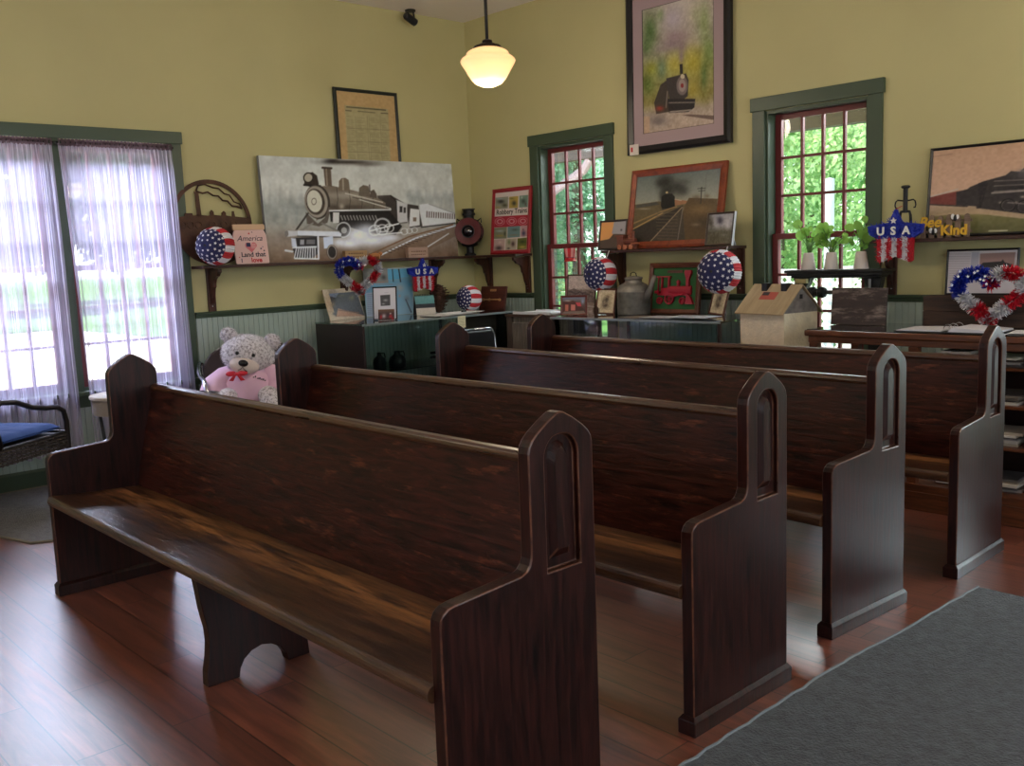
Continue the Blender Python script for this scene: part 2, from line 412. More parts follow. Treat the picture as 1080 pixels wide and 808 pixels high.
def floor_material():
    m, nt, b = newmat('red_brown_plank_floor'); N = nt.nodes.new; K = nt.links.new
    tc = N('ShaderNodeTexCoord'); mp = N('ShaderNodeMapping'); mp.inputs['Location'].default_value = (.4, -.815 + .1455, 0)
    K(tc.outputs['Object'], mp.inputs[0])
    br = N('ShaderNodeTexBrick'); br.inputs['Scale'].default_value = 1; br.inputs['Brick Width'].default_value = 1.22; br.inputs['Row Height'].default_value = .1455
    br.inputs['Mortar Size'].default_value = .003; br.inputs['Mortar Smooth'].default_value = .3; br.offset = .41; br.offset_frequency = 2
    br.inputs['Color1'].default_value = (0, 0, 0, 1); br.inputs['Color2'].default_value = (1, 1, 1, 1); br.inputs['Mortar'].default_value = (.5, .5, .5, 1)
    K(mp.outputs[0], br.inputs['Vector'])
    mp2 = N('ShaderNodeMapping'); mp2.inputs['Scale'].default_value = (1.3, 15, 1); K(tc.outputs['Object'], mp2.inputs[0])
    ad = N('ShaderNodeVectorMath'); ad.operation = 'MULTIPLY_ADD'; ad.inputs[1].default_value = (3, 7, 0); K(br.outputs['Color'], ad.inputs[0]); K(mp2.outputs[0], ad.inputs[2])
    n = N('ShaderNodeTexNoise'); n.inputs['Scale'].default_value = 1.7; n.inputs['Detail'].default_value = 9; n.inputs['Roughness'].default_value = .6; n.inputs['Distortion'].default_value = 1.2
    K(ad.outputs[0], n.inputs['Vector'])
    r = N('ShaderNodeValToRGB'); r.color_ramp.elements[0].position = .3; r.color_ramp.elements[1].position = .72
    r.color_ramp.elements[0].color = rgba((80, 38, 29)); r.color_ramp.elements[1].color = rgba((152, 84, 62)); K(n.outputs['Fac'], r.inputs['Fac'])
    hs = N('ShaderNodeHueSaturation'); K(r.outputs['Color'], hs.inputs['Color'])
    mr = N('ShaderNodeMapRange'); mr.inputs[3].default_value = .75; mr.inputs[4].default_value = 1.22; K(br.outputs['Color'], mr.inputs[0]); K(mr.outputs[0], hs.inputs['Value'])
    mx = N('ShaderNodeMixRGB'); mx.inputs[2].default_value = rgba((14, 8, 6)); K(br.outputs['Fac'], mx.inputs[0]); K(hs.outputs[0], mx.inputs[1])
    K(mx.outputs[0], b.inputs['Base Color'])
    rr = N('ShaderNodeMapRange'); rr.inputs[3].default_value = .32; rr.inputs[4].default_value = .42; K(n.outputs['Fac'], rr.inputs[0]); K(rr.outputs[0], b.inputs['Roughness'])
    b.inputs['Specular IOR Level'].default_value = .9; b.inputs['Coat Weight'].default_value = 1.; b.inputs['Coat IOR'].default_value = 1.75; b.inputs['Coat Roughness'].default_value = .31
    sb = N('ShaderNodeMath'); sb.operation = 'MULTIPLY_ADD'; sb.inputs[1].default_value = -1.5; K(br.outputs['Fac'], sb.inputs[0]); K(n.outputs['Fac'], sb.inputs[2])
    bp = N('ShaderNodeBump'); bp.inputs['Strength'].default_value = .06; bp.inputs['Distance'].default_value = .001; K(sb.outputs[0], bp.inputs['Height']); K(bp.outputs[0], b.inputs['Normal'])
    return m
tag(M().box(XL - WT, XB + WT, YB - WT, YR + WT, -.1, 0).build('floor', floor_material()), 'red-brown plank floor running along the pews', 'floor', kind='structure')

# wainscot, baseboards, chair-rail caps
def beadboard(name, label, ax, c, u0, u1, z0, z1, m, pitch=.042, d=.012):
    pts = []; n = max(1, round((u1 - u0) / pitch)); p = (u1 - u0) / n
    s = 1 if ax == 0 else -1
    for k in range(n):
        a = u0 + k * p
        pts += [(a + .001, c + s * (d - .006)), (a + .005, c + s * d), (a + p - .005, c + s * d), (a + p - .001, c + s * (d - .006))]
    b = M(); vs = []
    for u, q in pts: vs += [((q, u, z0) if ax == 0 else (u, q, z0)), ((q, u, z1) if ax == 0 else (u, q, z1))]
    fs = [(2 * i, 2 * i + 2, 2 * i + 3, 2 * i + 1) for i in range(len(pts) - 1)]
    b.add(vs, fs)
    lo, hi = sorted((c + s * .0005, c + s * .004))
    (b.box(lo, hi, u0, u1, z0, z1) if ax == 0 else b.box(u0, u1, lo, hi, z0, z1))
    return tag(b.build(name, m), label, 'wainscot', kind='structure')
CAPZ = 1.083
L0, L1 = 1.335, 3.098
beadboard('trim_1', 'sage green beadboard below the train canvas shelf', 0, XL, L1, YR, .115, CAPZ - .02, SAGE)
beadboard('trim_2', 'sage green beadboard under the curtained double window', 0, XL, L0 + .02, L1, .115, .55, SAGE)
beadboard('trim_3', 'sage green beadboard left of the curtained window, outside the picture', 0, XL, YB, L0, .115, CAPZ - .02, SAGE)
beadboard('trim_4', 'sage green beadboard in the corner left of the first red window', 1, YR, XL + .02, -6.04, .115, CAPZ - .02, SAGE)
beadboard('trim_5', 'sage green beadboard between the two red windows', 1, YR, -5.07, -3.835, .115, CAPZ - .02, SAGE)
beadboard('trim_6', 'sage green beadboard right of the potted plant window', 1, YR, -2.878, -1.245, .115, CAPZ - .02, SAGE)
beadboard('trim_11', 'sage green beadboard beyond the glazed door', 1, YR, -.075, XB, .115, CAPZ - .02, SAGE)
def capbar(name, label, ax, u0, u1):
    b = M(); s = 1 if ax == 0 else -1; c = XL if ax == 0 else YR
    prof = [(c + s * .001, CAPZ - .045), (c + s * .018, CAPZ - .045), (c + s * .022, CAPZ - .022), (c + s * .034, CAPZ - .018), (c + s * .036, CAPZ - .004), (c + s * .030, CAPZ), (c + s * .001, CAPZ)]
    if ax == 0: b.prism(prof, 1, u0, u1)
    else: b.prism(prof, 0, u0, u1)
    return tag(b.build(name, TRIM), label, 'trim', kind='structure')
capbar('trim_7', 'dark green chair rail below the train canvas shelf', 0, L1, YR)
capbar('trim_8', 'dark green chair rail left of the first red window', 1, XL + .036, -6.04)
capbar('trim_9', 'dark green chair rail between the two red windows', 1, -5.07, -3.835)
capbar('trim_10', 'dark green chair rail right of the potted plant window', 1, -2.878, -1.245)
capbar('trim_12', 'dark green chair rail beyond the glazed door', 1, -.075, XB)
tag(M().prism([(XL + .001, 0), (XL + .022, 0), (XL + .022, .1), (XL + .014, .118), (XL + .001, .118)], 1, YB, YR).build('baseboard_left', TRIM), 'dark green baseboard under the curtained window', 'baseboard', kind='structure')
tag(M().prism([(YR - .001, 0), (YR - .022, 0), (YR - .022, .1), (YR - .014, .118), (YR - .001, .118)], 0, XL + .022, -1.245).build('baseboard_right', TRIM), 'dark green baseboard under the two red windows', 'baseboard', kind='structure')

# windows ---------------------------------------------------------------
def window_unit(parent, ax, u0, u1, z0, z1, meet, d, m, sashm):
    """double-hung window in an opening; ax 0 = left wall (outside is -x), ax 1 = right wall (outside is +y)"""
    def bx(b, ua, ub, da, db, za, zb):
        if ax == 0: b.box(XL - db, XL - da, ua, ub, za, zb)
        else: b.box(ua, ub, YR + da, YR + db, za, zb)
    j = M(); t = .022
    bx(j, u0 - .001, u0 + t, -.002, WT, z0, z1); bx(j, u1 - t, u1 + .001, -.002, WT, z0, z1); bx(j, u0 + t, u1 - t, -.002, WT, z1 - t, z1 + .001); bx(j, u0 + t, u1 - t, .02, WT + .04, z0 - .001, z0 + t)
    j.build('jamb', m, parent, bevel=.002)
    def sash(name, za, zb, dep):
        s = M(); a, c = u0 + t, u1 - t; st = .046
        bx(s, a, a + st, dep, dep + .034, za, zb); bx(s, c - st, c, dep, dep + .034, za, zb)
        bx(s, a + st, c - st, dep, dep + .034, zb - st * .8, zb); bx(s, a + st, c - st, dep, dep + .034, za, za + st * .9)
        sh = s.build(name, sashm, parent, bevel=.003)
        g0, g1, h0, h1 = a + st, c - st, za + st * .9, zb - st * .8
        mu = M()
        for k in (1, 2, 3): u = g0 + (g1 - g0) * k / 4; bx(mu, u - .009, u + .009, dep + .006, dep + .03, h0, h1)
        for k in (1, 2): z = h0 + (h1 - h0) * k / 3; bx(mu, g0, g1, dep + .007, dep + .029, z - .009, z + .009)
        mu.build('muntins', sashm, sh)
        gl = M(); bx(gl, g0 - .004, g1 + .004, dep + .016, dep + .019, h0 - .004, h1 + .004)
        gl.build('glass', GLASS, sh)
    sash('upper_sash', meet - .02, z1 - t, .085)
    sash('lower_sash', z0 + t, meet + .02, .045)
def casing_right(n, label, u0, u1, o0, o1, z0, z1, hb, ht):
    w = thing('window_%d' % n, label, 'window', (0, 0, 0), kind='structure')
    c = M(); c.box(o0 + .012, u0 + .004, YR - .022, YR, z0 - .09, hb); c.build('casing', TRIM, w, bevel=.003)
    c = M(); c.box(u1 - .004, o1 - .012, YR - .022, YR, z0 - .09, hb); c.build('casing', TRIM, w, bevel=.003)
    M().box(o0, o1, YR - .03, YR, hb, ht).build('header', TRIM, w, bevel=.003)
    b = M(); b.box(o0 - .01, o1 + .01, YR - .055, YR + .04, z0 - .025, z0 + .004); b.build('sill', TRIM, w, bevel=.004)
    M().box(o0 + .02, o1 - .02, YR - .02, YR, z0 - .11, z0 - .026).build('apron', TRIM, w, bevel=.003)
    window_unit(w, 1, u0, u1, z0, z1, 1.472, 0, TRIM, SASH)
    return w
casing_right(2, 'tall red-sashed window with dark green casing beside the red bordered print', *RW[0][:2], -6.034, -5.077, *RW[0][2:], 2.318, 2.408)
casing_right(3, 'tall red-sashed window behind the potted plants', *RW[1][:2], -3.832, -2.882, *RW[1][2:], 2.318, 2.408)
w = thing('window_1', 'wide double window hung with sheer white curtains', 'window', kind='structure')
for a, c in ((L0 + .012, LW[0][0] + .004), (LW[1][1] - .004, L1 - .01)):
    M().box(XL, XL + .022, a, c, .55, 2.297).build('casing', TRIM, w, bevel=.003)
M().box(XL - .1, XL + .022, LW[0][1] - .004, LW[1][0] + .004, .60, 2.297).build('mullion', TRIM, w, bevel=.003)
M().box(XL, XL + .03, L0, L1, 2.297, 2.382).build('header', TRIM, w, bevel=.003)
M().box(XL - .04, XL + .06, L0 - .01, L1 + .01, .572, .602).build('sill', TRIM, w, bevel=.004)
M().box(XL, XL + .02, L0 + .02, L1 - .02, .49, .571).build('apron', TRIM, w, bevel=.003)
for u0, u1, z0, z1 in LW: window_unit(w, 0, u0, u1, z0, z1, 1.44, 0, TRIM, SASH)
# plain windows in the two walls behind the camera
def back_window(n, label, ax, u0, u1, z0, z1):
    w = thing('window_%d' % n, label, 'window', kind='structure'); b = M(); t = .05
    def bx(b, ua, ub, da, db, za, zb):
        if ax == 0: b.box(XB + da, XB + db, ua, ub, za, zb)
        else: b.box(ua, ub, YB - db, YB - da, za, zb)
    for r in ((u0, u0 + t, z0, z1), (u1 - t, u1, z0, z1), (u0, u1, z0, z0 + t), (u0, u1, z1 - t, z1), (u0 + t, u1 - t, (z0 + z1) / 2 - .02, (z0 + z1) / 2 + .02), ((u0 + u1) / 2 - .02, (u0 + u1) / 2 + .02, z0 + t, z1 - t)):
        bx(b, r[0], r[1], .04, .09, r[2], r[3])
    b.build('sash', SASH, w)
    c = M()
    for r in ((u0 - .1, u0, z0 - .1, z1 + .1), (u1, u1 + .1, z0 - .1, z1 + .1), (u0, u1, z1, z1 + .1), (u0, u1, z0 - .1, z0)): bx(c, r[0], r[1], -.022, 0, r[2], r[3])
    c.build('casing', TRIM, w)
for i, (a, b_) in enumerate(((-2.2, -.6), (.6, 2.2), (3.2, 4.8))): back_window(4 + i, 'plain red-sashed window %s of the end wall behind the camera' % ('near the front corner', 'in the middle', 'near the rear corner')[i], 0, a, b_, .7, 2.5)
for i, (a, b_) in enumerate(((-5.6, -4.0), (-2.6, -1.0), (.4, 2.0))): back_window(7 + i, 'plain red-sashed window %s of the side wall behind the camera' % ('near the curtained corner', 'in the middle', 'near the end wall')[i], 1, a, b_, .7, 2.5)

d = thing('door_1', 'glazed red outside door beyond the right edge of the photo', 'door', kind='structure')
b = M()
for r in ((-1.10, -.98, .01, 2.06), (-.34, -.22, .01, 2.06), (-.98, -.34, .01, .22), (-.98, -.34, 1.92, 2.06)): b.box(r[0], r[1], YR + .05, YR + .095, r[2], r[3])
b.build('stiles_and_rails', SASH, d); M().box(-.985, -.335, YR + .068, YR + .074, .215, 1.925).build('glass', GLASS, d)
b = M()
for r in ((-1.24, -1.118, 0, 2.09), (-.202, -.08, 0, 2.09), (-1.26, -.06, 2.09, 2.20)): b.box(r[0], r[1], YR - .024, YR, r[2], r[3])
b.build('casing', TRIM, d); M().ball((-.30, YR + .02, .98), (.028, .028, .028), 14, 10).build('door_knob', mat('brass_knob', (170, 130, 70), .25, metal=1.), d, smooth=True)
# sheer curtains ---------------------------------------------------------
SHEER = sheer('sheer_lavender_voile', (222, 212, 236), .60)
def curtain(name, label, ya, yb, yc, yd, folds, seed, group=None):
    """ya..yb at the rod, yc..yd at the hem"""
    rg = random.Random(seed); nu, nv = 320, 26; ph = [rg.uniform(0, 6.28) for _ in range(5)]
    ztop, zbot = 2.268, .20; vs = []
    def edge(v): 
        e = v ** .8
        return ya + (yc - ya) * e, yb + (yd - yb) * e
    for j in range(nv + 1):
        v = j / nv; a, c = edge(v)
        for i in range(nu + 1):
            u = i / nu; warp = u + .02 * math.sin(2 * PI * u * 3 + ph[0])
            amp = .010 + .016 * v
            x = amp * (math.sin(2 * PI * folds * warp + ph[1]) + .5 * math.sin(2 * PI * folds * 2.3 * u + ph[2] + v)) + .006 * math.sin(6 * v + ph[3] + 9 * u) + .004 * math.sin(2 * PI * folds * 4.1 * warp + ph[4] + 2 * v)
            if v < .045: x = .006 * math.sin(2 * PI * folds * 3 * u)
            vs.append((XL + .088 + x, a + (c - a) * u, ztop - (ztop - zbot) * v + .008 * math.sin(2 * PI * folds * warp) * (v > .97)))
    fs = [(j * (nu + 1) + i, j * (nu + 1) + i + 1, (j + 1) * (nu + 1) + i + 1, (j + 1) * (nu + 1) + i) for j in range(nv) for i in range(nu)]
    root = thing(name, label, 'curtain', (0, 0, 0), group=group)
    M().add(vs, fs).build('voile', SHEER, root, smooth=True)
    # rod pocket heading with gathers
    hd = []; n2 = 90
    for j, (z, dx) in enumerate(((2.285, .0), (2.262, .012), (2.24, .004))):
        for i in range(n2 + 1):
            u = i / n2; hd.append((XL + .09 + dx + .006 * math.sin(u * 150 + seed), ya + (yb - ya) * u, z + .004 * math.sin(u * 210 + j)))
    M().add(hd, [(j * (n2 + 1) + i, j * (n2 + 1) + i + 1, (j + 1) * (n2 + 1) + i + 1, (j + 1) * (n2 + 1) + i) for j in range(2) for i in range(n2)]).build('heading', sheer('dusky_gathered_voile', (120, 100, 110), .12) if 'dusky' not in MATS else MATS['dusky'], root, smooth=True)
    M().tube([(XL + .09, ya - .012, 2.262), (XL + .09, yb + .012, 2.262)], .008, 8).build('rod', BLACK, root)
    for y in (ya + .015, yb - .015): M().box(XL + .023, XL + .1, y - .006, y + .006, 2.252, 2.272).build('rod_bracket', BLACK, root)
    return root
curtain('sheer_curtain', 'sheer white curtain over the left half of the wide window', 1.42, 2.178, 1.42, 2.205, 9, 3)
curtain('sheer_curtain', 'sheer white curtain over the right half of the wide window', 2.216, 2.985, 2.262, 3.02, 9, 8)

# ------------------------------------------------------------------ pews
PL, PT = 2.794, .040
def end_profile():
    p = [(0, 0), (0, .945), (-.004, .962), (-.014, .977), (-.032, .993), (-.068, 1.017), (-.100, 1.034), (-.112, 1.036), (-.124, 1.034), (-.156, 1.017), (-.192, .993), (-.210, .977), (-.220, .962), (-.224, .945),
         (-.224, .705), (-.226, .688), (-.232, .672), (-.243, .660), (-.258, .654), (-.466, .640), (-.487, .636), (-.502, .626), (-.510, .612), (-.512, .596), (-.512, 0)]
    return p
def arch_outline(yc, hw, zb, zs, za, n=7):
    """gothic slot: flat foot, pointed rounded head"""
    pts = [(yc + hw, zb), (yc + hw, zs)]
    for k in range(1, n + 1):
        t = k / n; pts.append((yc + hw * math.cos(t * PI / 2) ** .8, zs + (za - zs) * math.sin(t * PI / 2) ** 1.15))
    for k in range(n - 1, -1, -1):
        t = k / n; pts.append((yc - hw * math.cos(t * PI / 2) ** .8, zs + (za - zs) * math.sin(t * PI / 2) ** 1.15))
    pts.append((yc - hw, zb))
    return pts
import bmesh
def make_end(parent, side):
    """side +1: outer face towards +x; the outer face carries the sunk gothic panel"""
    prof = end_profile(); bm = bmesh.new(); x_in = -PT if side > 0 else PT; dep = .018
    hole = arch_outline(-.113, .058, .640, .925, .980)
    def loop(pts, x): return [bm.verts.new((x * 1.0, y, z)) for y, z in pts]
    o_out = loop(prof, 0); o_in = loop(prof, x_in)
    h_out = loop(hole, 0); h_flo = loop(hole, -dep * side)
    eo = [bm.edges.new((o_out[i], o_out[(i + 1) % len(o_out)])) for i in range(len(o_out))]
    eh = [bm.edges.new((h_out[i], h_out[(i + 1) % len(h_out)])) for i in range(len(h_out))]
    bmesh.ops.triangle_fill(bm, use_beauty=True, use_dissolve=False, edges=eo + eh)
    bm.faces.new(o_in)
    for i in range(len(prof)):
        j = (i + 1) % len(prof); bm.faces.new((o_out[i], o_out[j], o_in[j], o_in[i]))
    # floor of the slot with a raised, pointed rib in it
    rib0 = arch_outline(-.113, .034, .668, .915, .962); rib1 = arch_outline(-.113, .020, .690, .905, .945)
    r0 = loop(rib0, -dep * side); r1 = loop(rib1, -.002 * side); n = len(hole)
    for i in range(n):
        j = (i + 1) % n
        bm.faces.new((h_out[i], h_out[j], h_flo[j], h_flo[i])); bm.faces.new((h_flo[i], h_flo[j], r0[j], r0[i])); bm.faces.new((r0[i], r0[j], r1[j], r1[i]))
    bm.faces.new(r1)
    bmesh.ops.recalc_face_normals(bm, faces=bm.faces)
    me = bpy.data.meshes.new('end_panel'); bm.to_mesh(me); bm.free(); me.materials.append(PEWV); me.materials.append(PEWEDGE)
    o = bpy.data.objects.new('end_panel', me); COL.objects.link(o); o.parent = parent
    o.location = (PL / 2 if side > 0 else -PL / 2, 0, 0)
    bv = o.modifiers.new('edge', 'BEVEL'); bv.width = .0045; bv.segments = 2; bv.limit_method = 'ANGLE'; bv.angle_limit = math.radians(50); bv.material = 1
    x0, x1 = (-PT - .011, .011) if side > 0 else (-.011, PT + .011)
    b = M(); q = .011
    vs = []
    for z, g in ((0, q), (.044, q), (.057, .0015)):
        for y, s in ((-.512, -1), (0, 1)):
            vs += [((-PT if side > 0 else 0) - g, y + s * g, z), ((0 if side > 0 else PT) + g, y + s * g, z)]
    fs = []
    for l in range(2):
        a = l * 4; 
        for i, j in ((0, 1), (1, 3), (3, 2), (2, 0)): fs.append((a + i, a + j, a + 4 + j, a + 4 + i))
    fs += [(0, 2, 3, 1), (8, 9, 11, 10)]
    p = b.add(vs, fs).build('plinth', PEWV, o, bevel=.002)
    return o
def make_pew():
    t = thing('church_pew', 'x', 'pew')
    make_end(t, 1); make_end(t, -1)
    h = PL / 2 - PT + .002
    # seat board, rounded nose
    s = [(-.128, .428), (-.30, .436), (-.48, .450), (-.505, .452)] + arc((-.508, .430), .022, 80, 270, 8) + [(-.48, .410), (-.30, .402), (-.128, .396)]
    M().prism(s, 0, -h, h).build('seat', SEAT, t, bevel=.002)
    # backrest, gently hollowed, leaning back
    f = [(-.134, .405), (-.118, .50), (-.096, .60), (-.072, .70), (-.049, .79), (-.030, .868)]
    bk = [(y + .024, z + .004) for y, z in reversed(f)]
    M().prism(f + bk, 0, -h, h).build('backrest', PEW, t, bevel=.002)
    r = [(-.034, .862), (-.038, .872), (-.034, .884), (-.024, .890), (-.002, .891), (.004, .884), (.004, .872), (-.002, .862)]
    M().prism(r, 0, -h, h).build('top_rail', PEWTOP, t, bevel=.002)
    # shaped centre support with arched foot
    pts = [(-.482, .409), (-.474, .34), (-.466, .27), (-.452, .20), (-.450, .15), (-.456, .10), (-.466, .05), (-.468, 0), (-.352, 0), (-.346, .03), (-.330, .058), (-.300, .080), (-.262, .090), (-.224, .082), (-.190, .060), (-.170, .030), (-.162, 0), (-.075, 0), (-.080, .06), (-.094, .13), (-.108, .22), (-.120, .32), (-.130, .399)]
    M().prism(pts, 0, -.022, .022).build('support_leg', PEWV, t, bevel=.003)
    return t
pews = [(-1.6388, 1.7771, -.0064, 'dark oak church pew nearest the camera, its worn seat and middle leg in full view'),
        (-1.6279, 2.6531, .0133, 'dark oak church pew second from the camera, teddy bear just past its far end'),
        (-1.6785, 3.6450, -.0487, 'dark oak church pew third from the camera, black chair back past its far end'),
        (-1.6345, 4.4537, .0238, 'dark oak church pew furthest from the camera, right in front of the oak display counter')]
proto = make_pew()
for i, (xr, y, a, lb) in enumerate(pews):
    o = proto if i == 0 else copy_tree(proto)
    c = Vector((xr - PL / 2, y - .256, 0)); d = Matrix.Rotation(a, 4, 'Z') @ Vector((0, .256, 0))
    o.location = c + d; o.rotation_euler = (0, 0, a); tag(o, lb, 'pew', 'rows of church pews')

# rugs ------------------------------------------------------------------
def rugmat(name, c, sc=130):
    m = mat(name, c, .95, bump=1., bscale=sc, var=.28, vscale=34, sheen=.1); return m
r = thing('carpet_runner', 'large grey-green carpet beside the pew ends', 'carpet')
b = M(); px = [(-1.545, -3.2), (-1.540, 1.0), (-1.541, 2.051), (-1.553, 2.836), (-1.530, 3.3), (-1.513, 3.909)]
rg = random.Random(2)
edge = []
for (x0, y0), (x1, y1) in zip(px[:-1], px[1:]):
    n = max(2, int((y1 - y0) / .05))
    for k in range(n): edge.append((x0 + (x1 - x0) * k / n + rg.uniform(-.004, .004), y0 + (y1 - y0) * k / n))
edge.append(px[-1])
out = edge + [(2.4, 3.86), (2.4, -3.2)]
M().prism(out[::-1], 2, .0, .011).build('pile', rugmat('grey_green_carpet', (78, 83, 88)), r)
M().tube([(x, y, .008) for x, y in edge], .007, 6).build('bound_edge', mat('pale_carpet_binding', (128, 136, 142), .9), r)
r = thing('floor_mat', 'thin grey mat with clipped corner below the curtained window', 'mat')
o2 = [(-6.74, .55), (-6.02, .55), (-5.72, 1.34), (-5.377, 1.437), (-5.22, 1.75), (-5.22, 2.9), (-6.74, 2.9)]
M().prism(o2, 2, 0, .008).build('mat_field', rugmat('grey_mat', (92, 90, 88), 160), r)
M().tube([(x, y, .007) for x, y in o2], .008, 6, closed=True).build('mat_binding', mat('mat_binding', (120, 112, 96), .9), r)

# ------------------------------------------------------------------ shelves
def bracket(parent, ax, u, z, dep=.185, h=.32):
    """wall plate plus scrolled brace under a shelf"""
    p = M(); s = 1 if ax == 0 else -1; c = XL if ax == 0 else YR
    def Q(d): return c + s * d
    if ax == 0: p.box(Q(0), Q(.02), u - .03, u + .03, z - h, z)
    else: p.box(u - .03, u + .03, Q(.02), Q(0), z - h, z)
    pr = [(.02, -.005), (dep, -.005), (dep, -.030), (dep - .02, -.040), (dep - .035, -.058), (dep - .06, -.064), (dep - .085, -.080), (dep - .098, -.105), (dep - .102, -.135), (dep - .118, -.150), (dep - .125, -.18), (dep - .132, -.215), (.042, -.235), (.036, -.255), (.02, -.262)]
    pts = [(Q(d), z + e) for d, e in pr]
    if ax == 0: p.prism(pts, 1, u - .013, u + .013)
    else: p.prism(pts, 0, u - .013, u + .013)
    o = p.build('bracket', BRKT, parent, bevel=.002)
    for zz in (z - h + .04, z - .06):
        m = M(); T = Matrix.Translation((XL + .02, u, zz)) @ Matrix.Rotation(PI / 2, 4, 'Y') if ax == 0 else Matrix.Translation((u, YR - .02, zz)) @ Matrix.Rotation(PI / 2, 4, 'X')
        m.ball((0, 0, 0), (.006, .006, .003), 8, 5, T=Matrix.Identity(3)); m.v = [tuple(T @ Vector(v)) for v in m.v]
        m.build('screw', CHROME, o, smooth=True)
    return o
SZ = 1.423
def shelf(label, ax, u0, u1, brs):
    t = thing('wall_shelf', label, 'shelf'); b = M()
    if ax == 0: b.box(XL + .001, XL + .2, u0, u1, SZ - .022, SZ)
    else: b.box(u0, u1, YR - .2, YR - .001, SZ - .022, SZ)
    b.build('shelf_board', SHELFW, t, bevel=.003)
    for u in brs: bracket(t, ax, u, SZ - .022)
    return t
shelf('dark walnut wall shelf holding the big train canvas', 0, 3.10, YR - .002, (3.235, 4.40, 5.33))
shelf('short dark walnut wall shelf under the red bordered print in the corner', 1, XL + .202, -6.048, (-6.60, -6.10))
shelf('dark walnut wall shelf between the two red-sashed windows', 1, -5.070, -3.880, (-5.018, -3.925))
shelf('dark walnut wall shelf at the right edge holding the black-framed engine photo', 1, -2.872, -1.3, (-2.82, -1.36))

# ------------------------------------------------------------------ pictures: left wall
# big canvas: sketch coordinates are canvas units 300..1012 by 46..428
a = Art(300, 146, [(300, 46), (983, 76), (1012, 405), (350, 428)])
a.vgrad([(0, (188, 190, 184)), (.35, (196, 196, 188)), (.62, (160, 160, 152)), (.78, (140, 128, 116)), (1, (120, 98, 80))])
for k in range(26):
    x = 310 + k * 7; h = 40 + 40 * ((k * 37) % 11) / 11
    a.blob(x, 215 + (k % 5) * 8, 7, h, (120, 128, 126), .38)
for k in range(22):
    x = 830 + k * 8; a.blob(x, 190 + (k % 4) * 6, 7, 18 + 20 * ((k * 53) % 7) / 7, (122, 130, 130), .36)
a.noise((24, 12), 9, 1); a.noise((70, 30), 6, 2)
a.blob(620, 70, 110, 10, (52, 44, 38), .9).blob(560, 66, 34, 12, (40, 34, 30), .9).blob(690, 78, 60, 10, (84, 74, 66), .6)
# coaches and tender
a.poly([(872, 222), (905, 218), (1002, 258), (1004, 290), (905, 303), (880, 300)], (206, 206, 204))
a.poly([(830, 220), (868, 226), (884, 300), (838, 306), (826, 250)], (66, 60, 56)).poly([(840, 236), (872, 240), (874, 296), (836, 302)], (206, 204, 200)).rect(850, 268, 862, 282, (120, 104, 90))
for k in range(13):
    x = 897 + k * 8.2; a.poly([(x, 246 + k * .8), (x + 4, 246 + k * .8), (x + 4, 268 + k * .5), (x, 268 + k * .5)], (96, 84, 78))
a.line([(880, 303), (1004, 288)], 5, (60, 58, 58)); a.line([(905, 220), (1002, 256)], 3, (150, 150, 148))
# cab
a.poly([(722, 190), (770, 188), (800, 206), (828, 222), (830, 288), (772, 290), (740, 262)], (64, 58, 54)).poly([(788, 205), (828, 220), (830, 284), (796, 288)], (188, 186, 182)).rect(802, 228, 812, 250, (56, 52, 50)).rect(816, 232, 824, 252, (64, 60, 58)).line([(770, 190), (790, 210), (794, 288)], 3, (30, 26, 24))
# boiler
a.poly([(498, 158), (560, 154), (640, 172), (720, 196), (752, 216), (756, 250), (560, 246), (510, 280)], (116, 106, 94))
a.blob(620, 190, 120, 16, (158, 150, 136), .8).blob(600, 232, 130, 12, (66, 58, 50), .8)
for x, y0, y1 in ((578, 160, 244), (622, 170, 246), (664, 184, 248), (706, 196, 250)): a.line([(x, y0), (x + 6, (y0 + y1) / 2), (x + 2, y1)], 2.2, (66, 58, 50), .8)
a.line([(610, 182), (742, 214)], 3, (200, 194, 180)); a.line([(636, 196), (752, 224)], 2, (60, 54, 48)); a.line([(660, 204), (770, 236)], 3, (206, 202, 190))
a.blob(598, 228, 12, 12, (168, 158, 142), .9)
# domes and stack
a.poly([(530, 92), (556, 92), (562, 158), (538, 154)], (96, 84, 72)).line([(527, 90), (558, 92)], 8, (72, 62, 54)).line([(540, 96), (545, 152)], 5, (150, 138, 122), .8)
a.poly([(586, 172), (586, 138), (594, 128), (608, 126), (620, 134), (626, 172)], (112, 100, 86)).line([(600, 132), (602, 168)], 6, (160, 150, 134), .8)
a.poly([(657, 190), (658, 162), (672, 152), (690, 156), (700, 196)], (104, 94, 82)).poly([(696, 196), (698, 174), (710, 168), (720, 184), (722, 200)], (92, 82, 72)).line([(694, 152), (696, 176)], 4, (70, 62, 56))
# headlamp
a.poly([(466, 112), (492, 106), (508, 118), (516, 150), (486, 160), (464, 148)], (56, 46, 40)).ell(478, 126, 16, 17, (172, 164, 148)).ell(478, 126, 16, 17, (52, 44, 38), ring=.3).line([(464, 152), (520, 156)], 7, (40, 34, 30))
# smokebox front
a.ell(512, 212, 44, 62, (60, 52, 46), rot=-12, soft=.06).ell(508, 212, 40, 57, (150, 142, 130), rot=-12, soft=.08).ell(505, 212, 33, 47, (72, 62, 54), rot=-12, soft=.1).ell(502, 210, 26, 40, (196, 192, 176), rot=-12, soft=.08)
a.ell(500, 211, 8, 11, (90, 80, 70), ring=.25, soft=.3)
a.poly([(472, 248), (516, 290), (540, 268), (552, 230), (560, 236), (550, 286), (520, 300), (478, 290)], (96, 88, 80))
